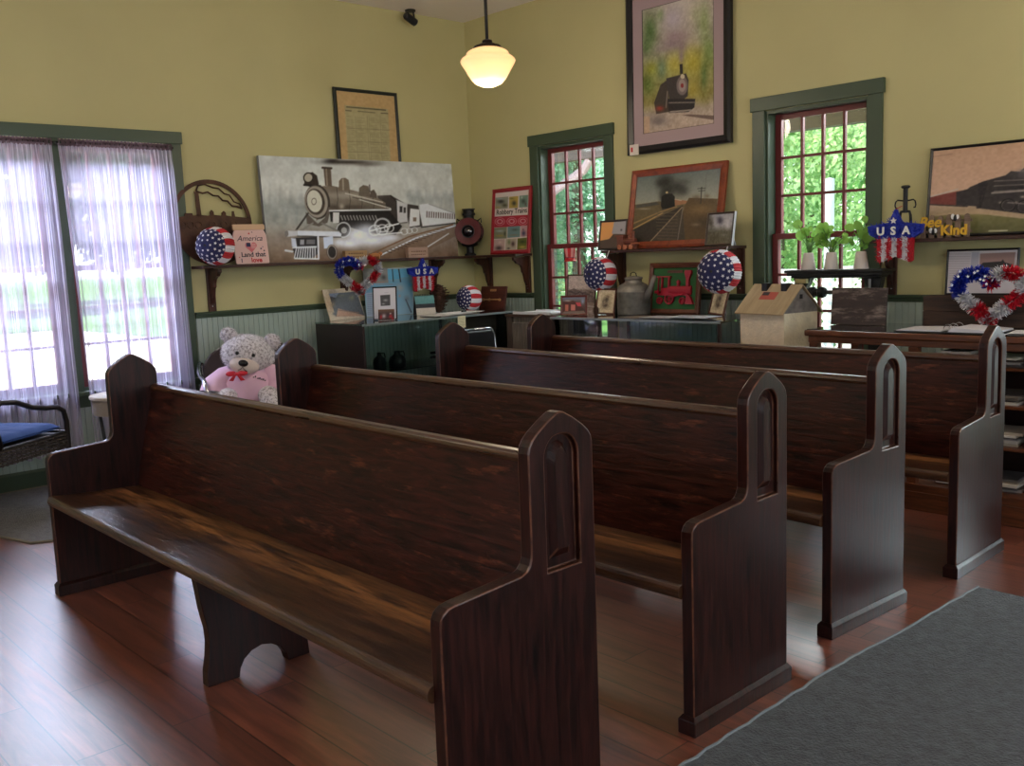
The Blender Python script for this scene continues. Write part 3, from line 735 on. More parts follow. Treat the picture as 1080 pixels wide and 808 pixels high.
# running gear
a.poly([(556, 244), (760, 236), (812, 300), (790, 330), (690, 322), (620, 300), (560, 282)], (40, 36, 34))
a.line([(556, 244), (770, 240)], 5, (210, 210, 206)); a.rect(568, 250, 590, 288, (196, 194, 190))
for k in range(12): a.line([(596 + k * 11, 262), (602 + k * 11, 276)], 4, (150, 146, 142), .9)
a.ell(606, 312, 26, 28, (44, 40, 38)).ell(606, 312, 24, 26, (190, 190, 188), ring=.18).ell(608, 314, 10, 11, (150, 148, 144))
for cx, cy, r_ in ((716, 314, 20), (742, 312, 20), (766, 306, 16), (742, 296, 26), (820, 318, 12), (838, 316, 10), (856, 313, 10)): a.ell(cx, cy, r_, r_ * .9, (210, 210, 208), ring=.22, soft=.25)
a.line([(700, 316), (800, 290)], 5, (214, 214, 212)); a.line([(716, 330), (812, 322)], 4, (220, 220, 220))
# steam
for cx, cy, rx, ry, s_ in ((660, 330, 60, 34, .95), (710, 350, 70, 26, .9), (630, 360, 50, 22, .9), (770, 340, 50, 18, .75), (590, 356, 30, 18, .7), (690, 310, 40, 26, .7)): a.blob(cx, cy, rx, ry, (226, 230, 240), s_)
# pilot and beam
a.line([(480, 254), (440, 314)], 7, (70, 64, 60)); a.line([(498, 288), (456, 316)], 6, (130, 126, 120)); a.line([(530, 288), (590, 318)], 6, (120, 116, 110))
a.poly([(406, 312), (446, 312), (448, 328), (408, 334)], (150, 144, 136)); a.poly([(446, 314), (590, 318), (600, 326), (598, 336), (446, 332)], (206, 208, 214)); a.line([(446, 333), (598, 338)], 3, (50, 48, 48)); a.poly([(404, 314), (446, 316), (446, 332), (410, 336)], (190, 190, 192)).ell(408, 325, 7, 11, (120, 116, 112))
a.poly([(424, 340), (516, 336), (520, 396), (496, 414), (440, 410), (428, 366)], (52, 50, 52)).poly([(424, 340), (440, 342), (446, 374), (428, 370)], (196, 200, 210)).line([(432, 374), (512, 372)], 6, (214, 216, 224)).line([(440, 412), (520, 414)], 5, (220, 222, 230))
for k in range(9): a.line([(444 + k * 8, 376), (438 + k * 9, 410)], 3.6, (214, 216, 222))
a.line([(518, 336), (522, 414)], 6, (214, 216, 224)); a.rect(456, 346, 470, 364, (150, 150, 156)); a.rect(478, 346, 508, 362, (110, 108, 110)); a.poly([(536, 338), (570, 334), (572, 376), (540, 378)], (196, 202, 216))
a.ell(568, 390, 18, 26, (56, 52, 50), rot=-8).ell(568, 390, 15, 23, (160, 150, 140), rot=-8, ring=.2)
a.line([(406, 384), (430, 388)], 7, (200, 200, 202))
# track
a.poly([(700, 408), (1004, 296), (1012, 300), (1012, 330), (860, 405), (790, 412)], (112, 88, 70), a=.6)
a.line([(742, 400), (860, 342), (1004, 296)], 5, (206, 208, 214)); a.line([(700, 400), (838, 336), (990, 294)], 5, (120, 90, 66))
for k in range(16):
    t_ = k / 16; a.line([(760 + t_ * 200, 388 - t_ * 86), (776 + t_ * 210, 392 - t_ * 88)], 3 - 2 * t_, (70, 54, 44))
a.line([(904, 372), (976, 326)], 4, (196, 194, 192)); a.noise((110, 54), 4, 5); a.c[:] = ((a.c - 128) * 1.2 + 142) * (.98, 1., 1.03)
t = thing('canvas_painting', 'large grey canvas of a steam locomotive leaning on the long shelf', 'painting', (XL + .115, 4.612, SZ + .001), PI / 2, lean=.055)
W, H = 1.885, .815
M().box(-W / 2, W / 2, -.0, .034, 0, H).build('stretched_canvas', mat('canvas_edge_grey', (128, 130, 134), .8), t, bevel=.003)
a.build('artwork', t, -W / 2 + .001, W / 2 - .001, .001, H - .001, -.0012, artmat('canvas_paint', .7))
text('lettering', '3', .035, mat('ink_black', (30, 28, 26), .7), t, (-W / 2 + W * .283, -.003, H * .565), ext=.0005)

INK = MATS['ink_black']
# framed document above the canvas
a = Art(110, 130, [(50, 70), (645, 110), (735, 808), (105, 775)], (196, 166, 118))
a.poly([(138, 200), (585, 232), (640, 790), (180, 770)], (176, 168, 128)); a.noise((30, 34), 7, 4)
a.line([(160, 216), (560, 240)], 12, (72, 66, 48), .8); a.line([(150, 248), (205, 252)], 9, (80, 72, 54), .8); a.line([(275, 254), (450, 266)], 9, (90, 84, 62), .7); a.line([(515, 268), (585, 272)], 9, (80, 72, 54), .8)
for k in range(34):
    y = 300 + k * 14
    for x0, x1 in ((158 + k * .9, 240 + k * .9), (255 + k, 350 + k), (400 + k, 500 + k), (520 + k, 590 + k)):
        if (k * 7 + int(x0)) % 5: a.line([(x0, y), (x1 - (k * 31 + int(x0)) % 40, y + 4)], 3.5, (120, 114, 84), .55)
for k in (410, 535, 635): a.line([(165, k), (610, k + 18)], 3, (104, 98, 72), .7)
for x in (245, 368, 388, 505): a.line([(x, 300), (x + 40, 760)], 3, (112, 106, 78), .6)
picture('framed_document', 'old yellowed printed timetable sheet in a thin black frame above the canvas', 'framed document', (XL + .032, 4.715, 2.16), PI / 2, .63, .652, .028, .02, mat('black_green_frame', (20, 26, 24), .35), a, lean=.03)

# rust-brown metal round
t = thing('metal_wall_disc', 'round rust-brown cut metal plaque of a smoking train on the long shelf', 'wall art', (XL + .066, 3.275, SZ), PI / 2, lean=.085)
RUST = mat('rusty_brown_steel', (74, 48, 34), .6, metal=.35, var=.35, vscale=14, bump=.1)
R = .316; cz = R
b = M()
n = 64; ring = []
for r_ in (R, R - .03):
    for y in (-.003, .003):
        ring.append([(r_ * math.cos(2 * PI * k / n), y, cz + r_ * math.sin(2 * PI * k / n)) for k in range(n)])
vs = sum(ring, []); fs = []
for k in range(n):
    j = (k + 1) % n
    for p, q in ((0, 1), (1, 3), (3, 2), (2, 0)): fs.append((p * n + k, p * n + j, q * n + j, q * n + k))
b.add(vs, fs).build('ring', RUST, t)
# solid lower part with train silhouette along its top
sil = [(-.295, .352), (-.21, .362), (-.205, .385), (-.15, .385), (-.145, .368), (-.10, .37), (-.085, .372), (-.085, .372), (-.03, .365), (-.012, .372), (-.012, .395), (.002, .41), (.018, .395), (.018, .372), (.07, .366), (.08, .372), (.08, .388), (.098, .402), (.114, .388), (.114, .368), (.16, .36), (.165, .40), (.18, .40), (.185, .36), (.235, .355), (.28, .35)]
low = [(x, z) for x, z in [(R * .97 * math.cos(math.radians(d)), cz + R * .97 * math.sin(math.radians(d))) for d in range(372, 168, -8)][::1]]
low = [(R * .97 * math.cos(math.radians(d)), cz + R * .97 * math.sin(math.radians(d))) for d in range(8, -189, -7)]
b = M(); b.prism(sil + low, 1, -.003, .003)
b.build('train_silhouette', RUST, t)
b = M(); b.prism([(-.115, .36), (-.080, .36), (-.083, .53), (-.078, .54), (-.118, .54), (-.112, .53)], 1, -.003, .003)
b.tube([(-.1, 0, .545), (-.08, 0, .585), (-.03, 0, .598), (.03, 0, .575), (.08, 0, .568), (.12, 0, .53), (.16, 0, .52), (.19, 0, .47), (.235, 0, .455), (.25, 0, .42)], .006, 6)
b.tube([(-.1, 0, .545), (-.05, 0, .53), (-.01, 0, .54), (.03, 0, .515), (.07, 0, .512), (.1, 0, .48), (.14, 0, .475), (.17, 0, .44), (.21, 0, .435), (.25, 0, .42)], .007, 6)
b.build('smoke_stack', RUST, t)
for x in (-.23, -.17, -.11, .0, .09, .17):
    m_ = M(); m_.lathe([(.0, -.005), (.026, -.005), (.030, -.0045), (.030, .0045), (.026, .005), (.018, .005), (.018, -.005)], 16, T=Matrix.Translation((x, -.005, .30)) @ Matrix.Rotation(PI / 2, 4, 'X'))
    m_.build('wheel', RUST, t)

# jar-shaped sign
t = thing('jar_sign', 'pale pink jar-shaped wooden sign lettered America Land that I love', 'sign', (XL + .158, 3.515, SZ + .001), PI / 2 - .12, lean=.16)
PINK = mat('pale_pink_sign_face', (222, 186, 182), .6); TAN = mat('tan_sign_lid', (206, 172, 140), .6)
b = M(); b.prism([(-.125, 0), (.125, 0), (.130, .01), (.130, .215), (.118, .245), (.108, .255), (-.108, .255), (-.118, .245), (-.130, .215), (-.130, .01)], 1, -.008, .008); b.build('jar_body', PINK, t, bevel=.002)
b = M(); b.prism([(-.12, .255), (.12, .255), (.124, .262), (.124, .292), (.12, .298), (-.12, .298), (-.124, .292), (-.124, .262)], 1, -.011, .011); b.build('jar_lid', TAN, t, bevel=.003)
NAVY = mat('navy_paint', (26, 32, 74), .6); RED = mat('flag_red', (190, 34, 44), .6); DKINK = mat('dark_sign_ink', (48, 40, 58), .7)
text('lettering', 'America', .058, DKINK, t, (-.005, -.0095, .190), shear=.35, ext=.0008)
text('lettering', 'Land that', .050, DKINK, t, (.01, -.0095, .068), ext=.0008, bold=.001)
text('lettering', 'I', .042, NAVY, t, (-.085, -.0095, .024), ext=.0008, bold=.001)
text('lettering', 'love', .050, RED, t, (.03, -.0095, .026), ext=.0008, bold=.0015)
b = M(); hp = [(.045 * 16 * math.sin(u) ** 3 / 16, .128 + .045 * (13 * math.cos(u) - 5 * math.cos(2 * u) - 2 * math.cos(3 * u) - math.cos(4 * u)) / 16) for u in [2 * PI * k / 32 for k in range(32)]]
b.prism(hp, 1, -.0096, -.008); b.build('heart', mat('faded_pink_red', (206, 110, 118), .6), t)
b = M(); b.box(-.036, -.004, -.0104, -.0096, .128, .158); b.build('heart_canton', NAVY, t)
b = M()
for k in range(3): b.box(.0, .036, -.0104, -.0096, .118 + k * .013, .123 + k * .013)
b.build('heart_stripes', PINK, t)
for x, z, s_, m_ in ((-.005, .228, .010, RED), (.02, .238, .006, NAVY), (.075, .112, .010, NAVY), (.098, .096, .009, DKINK), (.09, .125, .006, NAVY), (-.1, .05, .006, RED)):
    b = M(); b.prism([(x + s_ * (1 if k % 2 == 0 else .42) * math.sin(PI * k / 5), z + s_ * (1 if k % 2 == 0 else .42) * math.cos(PI * k / 5)) for k in range(10)], 1, -.0092, -.008); b.build('star', m_, t)

# little wooden block signs in front of the canvas
for y, lb, lines in ((4.42, 'small tan wooden block above the tinsel heart on the long shelf', 2), (5.05, 'small pinkish wooden block above the tinsel star on the long shelf', 2)):
    t = thing('wood_block_sign', lb, 'block sign', (XL + .168, y, SZ + .001), PI / 2)
    m_ = wood('tan_block_wood', (150, 116, 78), (184, 148, 106), .7) if y < 4.6 else wood('pinkish_block_wood', (150, 122, 106), (184, 152, 134), .7)
    M().box(-.105, .105, -.022, .022, 0, .075 if y < 4.6 else .088).build('block', m_, t, bevel=.002)
    b = M(); rg = random.Random(int(y * 10))
    for k in range(2):
        x = -.075
        while x < .07:
            w_ = rg.uniform(.008, .02); b.box(x, x + w_, -.0228, -.022, .022 + k * .026, .030 + k * .026); x += w_ + .006
    b.build('faded_marks', mat('faded_brown_ink', (112, 84, 60), .8), t)
t = thing('wood_carving', 'small tan carved wooden animal between the two block signs', 'figurine', (XL + .165, 4.62, SZ + .001), PI / 2)
b = M(); b.ball((0, 0, .032), (.05, .02, .02), 14, 8); b.ball((.052, 0, .044), (.022, .016, .016), 12, 8)
for x in (-.03, .03):
    for y in (-.01, .01): b.tube([(x, y, .03), (x, y, 0)], [.009, .007], 8)
b.tube([(-.048, 0, .038), (-.066, 0, .052)], [.006, .003], 6)
b.build('carving', wood('carved_tan', (150, 92, 48), (190, 128, 76), .6), t, smooth=True)

# ------------------------------------------------------------------ patriotic balls, wreaths, stars
FW = mat('tissue_white', (226, 224, 232), .8); FR = mat('tissue_red', (186, 40, 50), .8); FB = mat('tissue_navy', (34, 36, 84), .8)
def paper_ball(parent_label, loc, r, axis, hang=None, first=[None]):
    def make():
        t = thing('paper_ball', 'x', 'paper ball')
        n = 96; m = 26; cap = math.radians(62); mi = 10
        def rad(k): return 1 + (.022 if k % 2 else -.022)
        def P(th, k, f=1.): 
            a = 2 * PI * k / n; return (f * rad(k) * math.sin(th) * math.cos(a), f * rad(k) * math.sin(th) * math.sin(a), f * math.cos(th) * (1 if th > .25 else 1 - .25 * (.25 - th)))
        ths = [cap * i / mi for i in range(mi + 1)]
        b = M(); b.add([P(th, k) for th in ths for k in range(n)], [(i * n + k, (i + 1) * n + k, (i + 1) * n + (k + 1) % n, i * n + (k + 1) % n) for i in range(mi) for k in range(n)])
        sf = b.build('star_field', FB, t)
        ths = [cap + (PI - cap) * i / m for i in range(m + 1)]
        b = M(); vs = [P(th, k) for th in ths for k in range(n)]; o = len(b.v); b.v += vs
        for i in range(m):
            for k in range(n):
                b.f.append((i * n + k, (i + 1) * n + k, (i + 1) * n + (k + 1) % n, i * n + (k + 1) % n)); b.mi.append((k // 6) % 2)
        b.build('striped_half', [FR, FW], t)
        b = M()
        for th, cnt, off, s_ in ((.30, 6, 0, .070), (.56, 11, .3, .085), (.80, 15, 0, .09), (.99, 18, .2, .08)):
            for k in range(cnt):
                a = 2 * PI * (k + off) / cnt; d = Vector((math.sin(th) * math.cos(a), math.sin(th) * math.sin(a), math.cos(th)))
                e1 = Vector((math.cos(th) * math.cos(a), math.cos(th) * math.sin(a), -math.sin(th))); e2 = d.cross(e1)
                vs = [d * 1.035] + [d * 1.03 + (e1 * math.cos(PI * q / 5 + k) + e2 * math.sin(PI * q / 5 + k)) * s_ * (1.05 if q % 2 == 0 else .5) for q in range(10)]
                b.add(vs, [(0, 1 + q, 1 + (q + 1) % 10) for q in range(10)])
        b.build('stars', FW, sf)
        b = M(); b.lathe([(0, 1.0), (.06, 1.0), (.06, 1.04), (0, 1.045)], 12); b.build('hub', BLACK, t)
        return t
    if first[0] is None: o = first[0] = make()
    else: o = copy_tree(first[0])
    q = Vector(axis).to_track_quat('Z', 'Y'); o.matrix_world = Matrix.Translation(loc) @ q.to_matrix().to_4x4() @ Matrix.Scale(r, 4)
    tag(o, parent_label, 'paper ball', 'stars and stripes paper balls')
    if hang:
        Lc = o.matrix_world.inverted() @ Vector(hang); d = (Lc).normalized()
        m_ = M(); m_.tube([d * .97, Lc], .03, 6); m_.build('hanging_cord', mat('white_cord', (210, 210, 210), .7), o)
    return o
def toward_cam(loc, left):
    """unit vector from loc to the viewing side, swung to the left by the given degrees"""
    d = Vector((0, 0, 1.35)) - Vector(loc); a = math.atan2(d.y, d.x) - math.radians(left); return (math.cos(a), math.sin(a), .05)
l = (XL + .203, 3.205, SZ + .138); paper_ball('stars and stripes paper ball on the long shelf in front of the rusty metal disc', l, .136, toward_cam(l, 32))
l = (-6.36, 5.36, .945 + .1145); paper_ball('stars and stripes paper ball sitting on the left glass display case', l, .110, toward_cam(l, 52))
l = (-4.985, YR - .31, 1.245); paper_ball('stars and stripes paper ball hanging in front of the left red window edge', l, .128, toward_cam(l, 42), hang=(-4.985, YR - .202, SZ - .004))
l = (-3.885, YR - .32, 1.25); paper_ball('stars and stripes paper ball hanging at the right end of the middle shelf', l, .148, toward_cam(l, 22), hang=(-3.9, YR - .202, SZ - .004))

TR = mat('tinsel_red', (190, 20, 42), .4, metal=.15); TB = mat('tinsel_blue', (24, 46, 168), .4, metal=.15); TW = mat('tinsel_white', (214, 214, 220), .4, metal=.25); TS = mat('tinsel_silver', (220, 224, 235), .25, metal=.9)
def spikes(b, p, t, r, rg, n):
    """a tuft of n flat tinsel blades round point p on a strand of direction t"""
    u = t.orthogonal().normalized(); w = t.cross(u)
    for _ in range(n):
        a = rg.uniform(0, 2 * PI); d = (u * math.cos(a) + w * math.sin(a) + t * rg.uniform(-.5, .5)).normalized(); s_ = d.cross(Vector((rg.uniform(-1, 1), rg.uniform(-1, 1), rg.uniform(-1, 1)))).normalized()
        L = r * rg.uniform(.7, 1.15); q = r * .085
        b.add([p - s_ * q, p + s_ * q, p + d * L + s_ * q * .5, p + d * L - s_ * q * .5], [(0, 1, 2, 3)])
def heart_wreath(label, loc, rz, w, h, r, seed, lean=0.):
    t = thing('tinsel_wreath', label, 'wreath', loc, rz, 'heart shaped tinsel wreaths', lean)
    rg = random.Random(seed); bs = {'b': M(), 'r': M(), 'w': M()}; N_ = 170; pts = []
    for k in range(N_):
        u = 2 * PI * k / N_; x = 16 * math.sin(u) ** 3 / 16; z = (13 * math.cos(u) - 5 * math.cos(2 * u) - 2 * math.cos(3 * u) - math.cos(4 * u)) / 16
        pts.append(Vector((x * (w / 2 - r * .8), 0, (z + .13) * (h / 1.78 - r * .7) + h * .5)))
    for k in range(N_):
        p = pts[k]; tg = (pts[(k + 1) % N_] - pts[k - 1]).normalized()
        u = k / N_                       # 0 = top notch, clockwise to the right lobe
        if u > .70: key = 'b'
        else: key = 'rwrwrwrwrw'[int(u / .70 * 9.999)]
        spikes(bs[key], p, tg, r, rg, 26)
    M().tube(pts, r * .12, 8, closed=True).build('wire_core', TS, t)
    bs['b'].build('blue_tinsel', TB, t); bs['r'].build('red_tinsel', TR, t); bs['w'].build('white_tinsel', TW, t)
    b = M()
    for k in range(130, 168, 4):
        p = pts[k] + Vector((rg.uniform(-.5, .5) * r, -r * .9, rg.uniform(-.5, .5) * r)); s_ = .010
        M().add([p] + [p + Vector((math.sin(PI * q / 5), 0, math.cos(PI * q / 5))) * s_ * (1 if q % 2 == 0 else .45) for q in range(10)], [(0, 1 + q, 1 + (q + 1) % 10) for q in range(10)]).build('silver_star', TS, t)
    return t
w1 = heart_wreath('tinsel heart wreath hanging from the long shelf above the left display case', (XL + .262, 4.385, 1.142), PI / 2 - .1, .42, .305, .040, 4)
M().tube([(-.05, .0, .27), (-.05, .055, .262)], .003, 6).build('hanging_hook', IRON, w1)
heart_wreath('tinsel heart wreath leaning on the rustic dark box at the right edge', (-2.01, 5.228, .957), .05, .395, .305, .044, 9, lean=.12)

def clip(poly, nx, nz, d):
    out = []
    for i in range(len(poly)):
        p, q = poly[i], poly[(i + 1) % len(poly)]; a = p[0] * nx + p[1] * nz - d; c = q[0] * nx + q[1] * nz - d
        if a >= 0: out.append(p)
        if (a >= 0) != (c >= 0): k = a / (a - c); out.append((p[0] + k * (q[0] - p[0]), p[1] + k * (q[1] - p[1])))
    return out
def tinsel_star(label, loc, rz, s, seed, hang):
    t = thing('tinsel_star', label, 'star decoration', loc, rz, 'tinsel stars lettered USA')
    rg = random.Random(seed)
    hf = [(0, .97), (.22, .50), (1.0, .40), (.93, .10), (.70, -.03), (.64, -.10), (.62, -.86), (.54, -.92), (0, -.70)]
    st = [(s * x, s * z) for x, z in hf] + [(-s * x, s * z) for x, z in hf[-2:0:-1]]
    d = s * .11
    def fuzz(b, poly, n):
        xs = [p[0] for p in poly]; zs = [p[1] for p in poly]; k = 0
        def ins(x, z):
            c = False
            for i in range(len(poly)):
                (x0, z0), (x1, z1) = poly[i], poly[(i + 1) % len(poly)]
                if (z0 > z) != (z1 > z) and x < (x1 - x0) * (z - z0) / (z1 - z0) + x0: c = not c
            return c
        while k < n:
            x, z = rg.uniform(min(xs), max(xs)), rg.uniform(min(zs), max(zs))
            if ins(x, z):
                k += 1; dd = Vector((rg.uniform(-1, 1), rg.uniform(-1.3, -.1), rg.uniform(-1, 1))).normalized(); q = dd.orthogonal().normalized() * s * .016
                p = Vector((x, -d * .8, z)); L = s * .15
                b.add([p - q, p + q, p + dd * L + q * .5, p + dd * L - q * .5], [(0, 1, 2, 3)])
    zc = s * -.06
    top = clip(st, 0, 1, zc); bm_ = M(); bm_.prism(top, 1, -d, d); fuzz(bm_, top, 420); bm_.build('blue_tinsel_top', TB, t)
    low = clip(st, 0, -1, -zc); n = 7; x0, x1 = -s * .66, s * .66; R_, W_ = M(), M()
    for k in range(n):
        a, c = x0 + (x1 - x0) * k / n, x0 + (x1 - x0) * (k + 1) / n
        pl = clip(clip(low, 1, 0, a), -1, 0, -c)
        # keep the legs apart on the stripe that spans the crotch
        if len(pl) >= 3:
            bb = R_ if k % 2 == 0 else W_; bb.prism(pl, 1, -d, d); fuzz(bb, pl, 70)
    R_.build('red_tinsel_stripes', TR, t); W_.build('white_tinsel_stripes', TW, t)
    LT = mat('silver_letters', (226, 226, 222), .35, metal=.2)
    for ch, x in (('U', -.46), ('S', .0), ('A', .46)):
        text('letter', ch, s * .40, LT, t, (x * s, -d * 2.0, s * .19), ext=s * .03, bold=s * .012)
    b = M(); q = s * .12; b.prism([(q * (1 if k % 2 == 0 else .42) * math.sin(PI * k / 5), s * .56 + q * (1 if k % 2 == 0 else .42) * math.cos(PI * k / 5)) for k in range(10)], 1, -d * 2.2, -d * 1.6); b.build('silver_star', LT, t)
    M().tube([(0, 0, s * .97), (hang[0], hang[1], hang[2])], .0022, 6).build('hanging_loop', mat('red_ribbon', (196, 30, 40), .6), t)
    return t
tinsel_star('tinsel star lettered USA hanging from the long shelf above the display case', (XL + .262, 5.03, 1.275), PI / 2 - .1, .150, 5, (0, .06, .132))
tinsel_star('tinsel star lettered USA hanging beside the potted plants near the iron spike', (-2.688, YR - .245, 1.44), .06, .165, 6, (.02, .041, -.012 + .165 * 1.15))

# ------------------------------------------------------------------ corner switch lamp
t = thing('railroad_lantern', 'black railroad switch lamp with big red disc in the room corner', 'lantern', (XL + .135, YR - .155, SZ + .001), math.radians(42))
b = M(); b.lathe([(0, 0), (.052, 0), (.052, .012), (.034, .022), (.034, .075), (.07, .09), (.076, .1), (.076, .29), (.06, .315), (.046, .325), (.046, .355), (.058, .36), (.058, .375), (.05, .385), (.05, .405), (.06, .41), (.06, .416), (0, .42)], 24)
b.build('lamp_body', IRON, t, smooth=False, bevel=.001)
for rz in (0, PI / 2, PI, 3 * PI / 2):
    T = Matrix.Rotation(rz, 4, 'Z') @ Matrix.Translation((0, -.075, .215)) @ Matrix.Rotation(PI / 2, 4, 'X')
    b = M(); b.lathe([(.050, -.03), (.058, -.03), (.058, .03), (.050, .03)], 24, T=T); h = b.build('lens_hood', IRON, t)
    b = M(); b.lathe([(0, .034), (.022, .031), (.042, .022), (.055, .008)], 20, T=T); b.build('lens', mat('dark_lens', (20, 12, 14), .08, coat=1.), h, smooth=True)
    if rz in (0, PI):
        b = M(); b.lathe([(.056, 0), (.118, 0.012), (.120, .014), (.118, .018), (.056, .006)], 36, T=T); b.build('red_target_disc', mat('faded_red_enamel', (86, 14, 16), .5, var=.15, vscale=20), t)
    else:
        b = M(); b.lathe([(.056, 0), (.085, 0.012), (.087, .014), (.085, .018), (.056, .006)], 30, T=T); b.build('black_target_disc', IRON, t)
for x in (-.11, .11):
    M().tube([(x * .6, 0, .30), (x, 0, .33), (x, 0, .29)], .006, 6).build('bail_lug', IRON, t)

# ------------------------------------------------------------------ pictures: right wall
REDF = mat('red_picture_frame', (150, 22, 34), .35)
a = Art(110, 190, [(98, 140), (415, 105), (395, 745), (78, 750)], (218, 206, 200))
# photos 1
a.poly([(100, 190), (218, 178), (214, 302), (98, 310)], (150, 150, 132)).blob(150, 230, 40, 26, (36, 34, 30), .9).blob(185, 270, 30, 24, (70, 66, 40), .9).blob(120, 290, 30, 14, (170, 150, 90), .8).blob(140, 200, 50, 10, (150, 170, 176), .8)
a.poly([(228, 182), (312, 174), (308, 298), (226, 302)], (182, 156, 76)).blob(272, 250, 26, 34, (46, 44, 36), .9).blob(250, 200, 30, 12, (90, 100, 50), .7)
a.poly([(322, 172), (404, 164), (400, 292), (320, 296)], (120, 146, 130)).blob(360, 230, 26, 34, (48, 62, 52), .8).blob(345, 190, 12, 18, (200, 210, 200), .7).blob(380, 262, 10, 26, (90, 60, 60), .7)
a.poly([(92, 388), (404, 374), (402, 492), (88, 502)], (166, 30, 50))
for cx in (140, 250, 355):
    a.ell(cx, 440, 44, 40, (226, 180, 180), ring=.12, a=.8); a.ell(cx, 440, 28, 22, (226, 190, 190), ring=.2, a=.7)
    for k in range(8): a.blob(cx + 20 * math.cos(k * .785), 440 + 20 * math.sin(k * .785), 7, 7, (232, 200, 200), .8)
a.poly([(86, 506), (206, 498), (204, 620), (82, 622)], (126, 130, 104)).blob(140, 540, 46, 14, (164, 186, 190), .8).blob(140, 590, 50, 14, (160, 140, 70), .8).blob(185, 570, 10, 30, (50, 54, 40), .8)
a.poly([(212, 496), (330, 490), (328, 608), (210, 614)], (110, 140, 140)).blob(280, 530, 40, 16, (70, 90, 76), .8).blob(270, 586, 50, 10, (130, 118, 96), .8)
a.poly([(336, 490), (398, 486), (394, 602), (334, 606)], (186, 150, 152)).blob(362, 570, 22, 34, (48, 46, 78), .9).blob(358, 530, 8, 10, (60, 40, 36), .8)
a.poly([(80, 632), (186, 624), (180, 744), (78, 746)], (196, 166, 160)).blob(130, 720, 40, 28, (52, 40, 42), .9).blob(140, 660, 16, 16, (220, 200, 190), .8)
a.poly([(196, 628), (296, 622), (290, 740), (190, 744)], (180, 170, 150)).blob(262, 680, 20, 34, (60, 34, 34), .9).blob(226, 660, 16, 34, (100, 116, 70), .8).blob(220, 726, 16, 12, (50, 48, 46), .8)
a.poly([(304, 622), (392, 616), (386, 738), (300, 742)], (104, 108, 46)).blob(350, 716, 40, 18, (190, 170, 84), .9).blob(350, 660, 36, 20, (54, 66, 30), .9)
t = picture('red_bordered_print', 'red-framed photo print headed Robbery Trains on the short corner shelf', 'framed print', (-6.245, YR - .075, SZ + .001), 0, .50, .575, .034, .022, REDF, a, lean=.10)
text('lettering', 'Robbery Trains', .062, INK, t, (.005, -.0115, .368), ext=.0005, bold=.0008, sx=1.02)

# big black-framed watercolour
a = Art(150, 200, [(110, 65), (448, -15), (448, 572), (118, 622)], (186, 178, 170))
a.vgrad([(0, (190, 178, 168)), (.35, (170, 160, 150)), (.5, (150, 150, 96)), (.75, (150, 140, 84)), (.85, (176, 160, 148)), (1, (186, 166, 150))])
for cx, cy, rx, ry, c, k in ((150, 160, 50, 110, (86, 116, 64), .9), (135, 230, 30, 50, (92, 120, 70), .8), (200, 90, 24, 36, (130, 156, 96), .8), (400, 120, 40, 130, (150, 166, 110), .85), (420, 250, 34, 90, (118, 142, 80), .9), (360, 80, 34, 60, (176, 180, 136), .7), (350, 300, 60, 90, (186, 172, 70), .9), (265, 310, 50, 60, (190, 178, 84), .9), (160, 330, 40, 40, (156, 158, 60), .9), (205, 330, 26, 60, (118, 144, 116), .9), (140, 400, 40, 60, (92, 112, 52), .9), (400, 440, 50, 60, (140, 132, 66), .9), (350, 420, 36, 50, (168, 152, 64), .8), (400, 360, 20, 80, (80, 110, 56), .7)): a.blob(cx, cy, rx, ry, c, k)
a.noise((46, 60), 11, 3); a.noise((20, 24), 12, 8); a.blob(310, 40, 90, 50, (204, 196, 186), .8)
for cx, cy, rx, ry, c, k in ((255, 110, 60, 70, (188, 178, 190), .9), (270, 190, 56, 34, (160, 136, 144), .9), (250, 220, 50, 24, (148, 128, 136), .9), (300, 180, 34, 30, (166, 146, 146), .8), (298, 230, 22, 30, (146, 126, 128), .9), (296, 275, 13, 40, (150, 132, 134), .95), (210, 240, 40, 20, (150, 134, 134), .7)): a.blob(cx, cy, rx, ry, c, k)
a.noise((60, 80), 6, 12)
a.poly([(170, 480), (200, 400), (232, 378), (240, 520), (180, 530)], (70, 62, 56)).poly([(226, 372), (318, 350), (330, 380), (326, 450), (300, 470), (240, 462), (232, 420)], (66, 60, 60)).poly([(288, 310), (302, 308), (304, 352), (290, 354)], (46, 42, 44)).ell(300, 404, 26, 42, (120, 108, 108)).ell(300, 404, 17, 28, (156, 140, 138)).ell(300, 404, 7, 10, (140, 44, 44)).ell(302, 364, 10, 10, (200, 190, 170))
a.poly([(232, 462), (360, 462), (356, 500), (330, 520), (240, 525)], (44, 40, 42)).line([(240, 480), (358, 478)], 6, (120, 112, 108)).line([(246, 520), (340, 512)], 7, (150, 140, 132)).line([(232, 430), (226, 500)], 5, (130, 120, 112)); a.blob(196, 505, 22, 14, (166, 60, 50), .9)
a.poly([(330, 530), (448, 535), (448, 555), (300, 535)], (92, 72, 66), a=.8).blob(190, 560, 50, 30, (110, 102, 104), .8); a.poly([(120, 540), (150, 540), (150, 620), (120, 622)], (196, 160, 128), a=.6); a.noise((80, 100), 4, 15); a.line([(110, 65), (448, -15), (448, 572), (118, 622), (110, 65)], 9, (34, 30, 34))
BF = mat('black_gloss_frame', (16, 15, 18), .35, coat=.0)
t = picture('watercolour_picture', 'big black-framed watercolour of a train with mauve mat high on the wall', 'framed picture', (-4.443, YR - .02, 2.135), 0, .935, 1.19, .058, .04, BF, a, lean=.012, matw=.088, matm=mat('mauve_mat_board', (168, 146, 150), .85))
M().box(-.43, -.345, -.047, -.0405, -.004, .075).build('paper_tag', mat('white_card_tag', (222, 210, 200), .7), t)
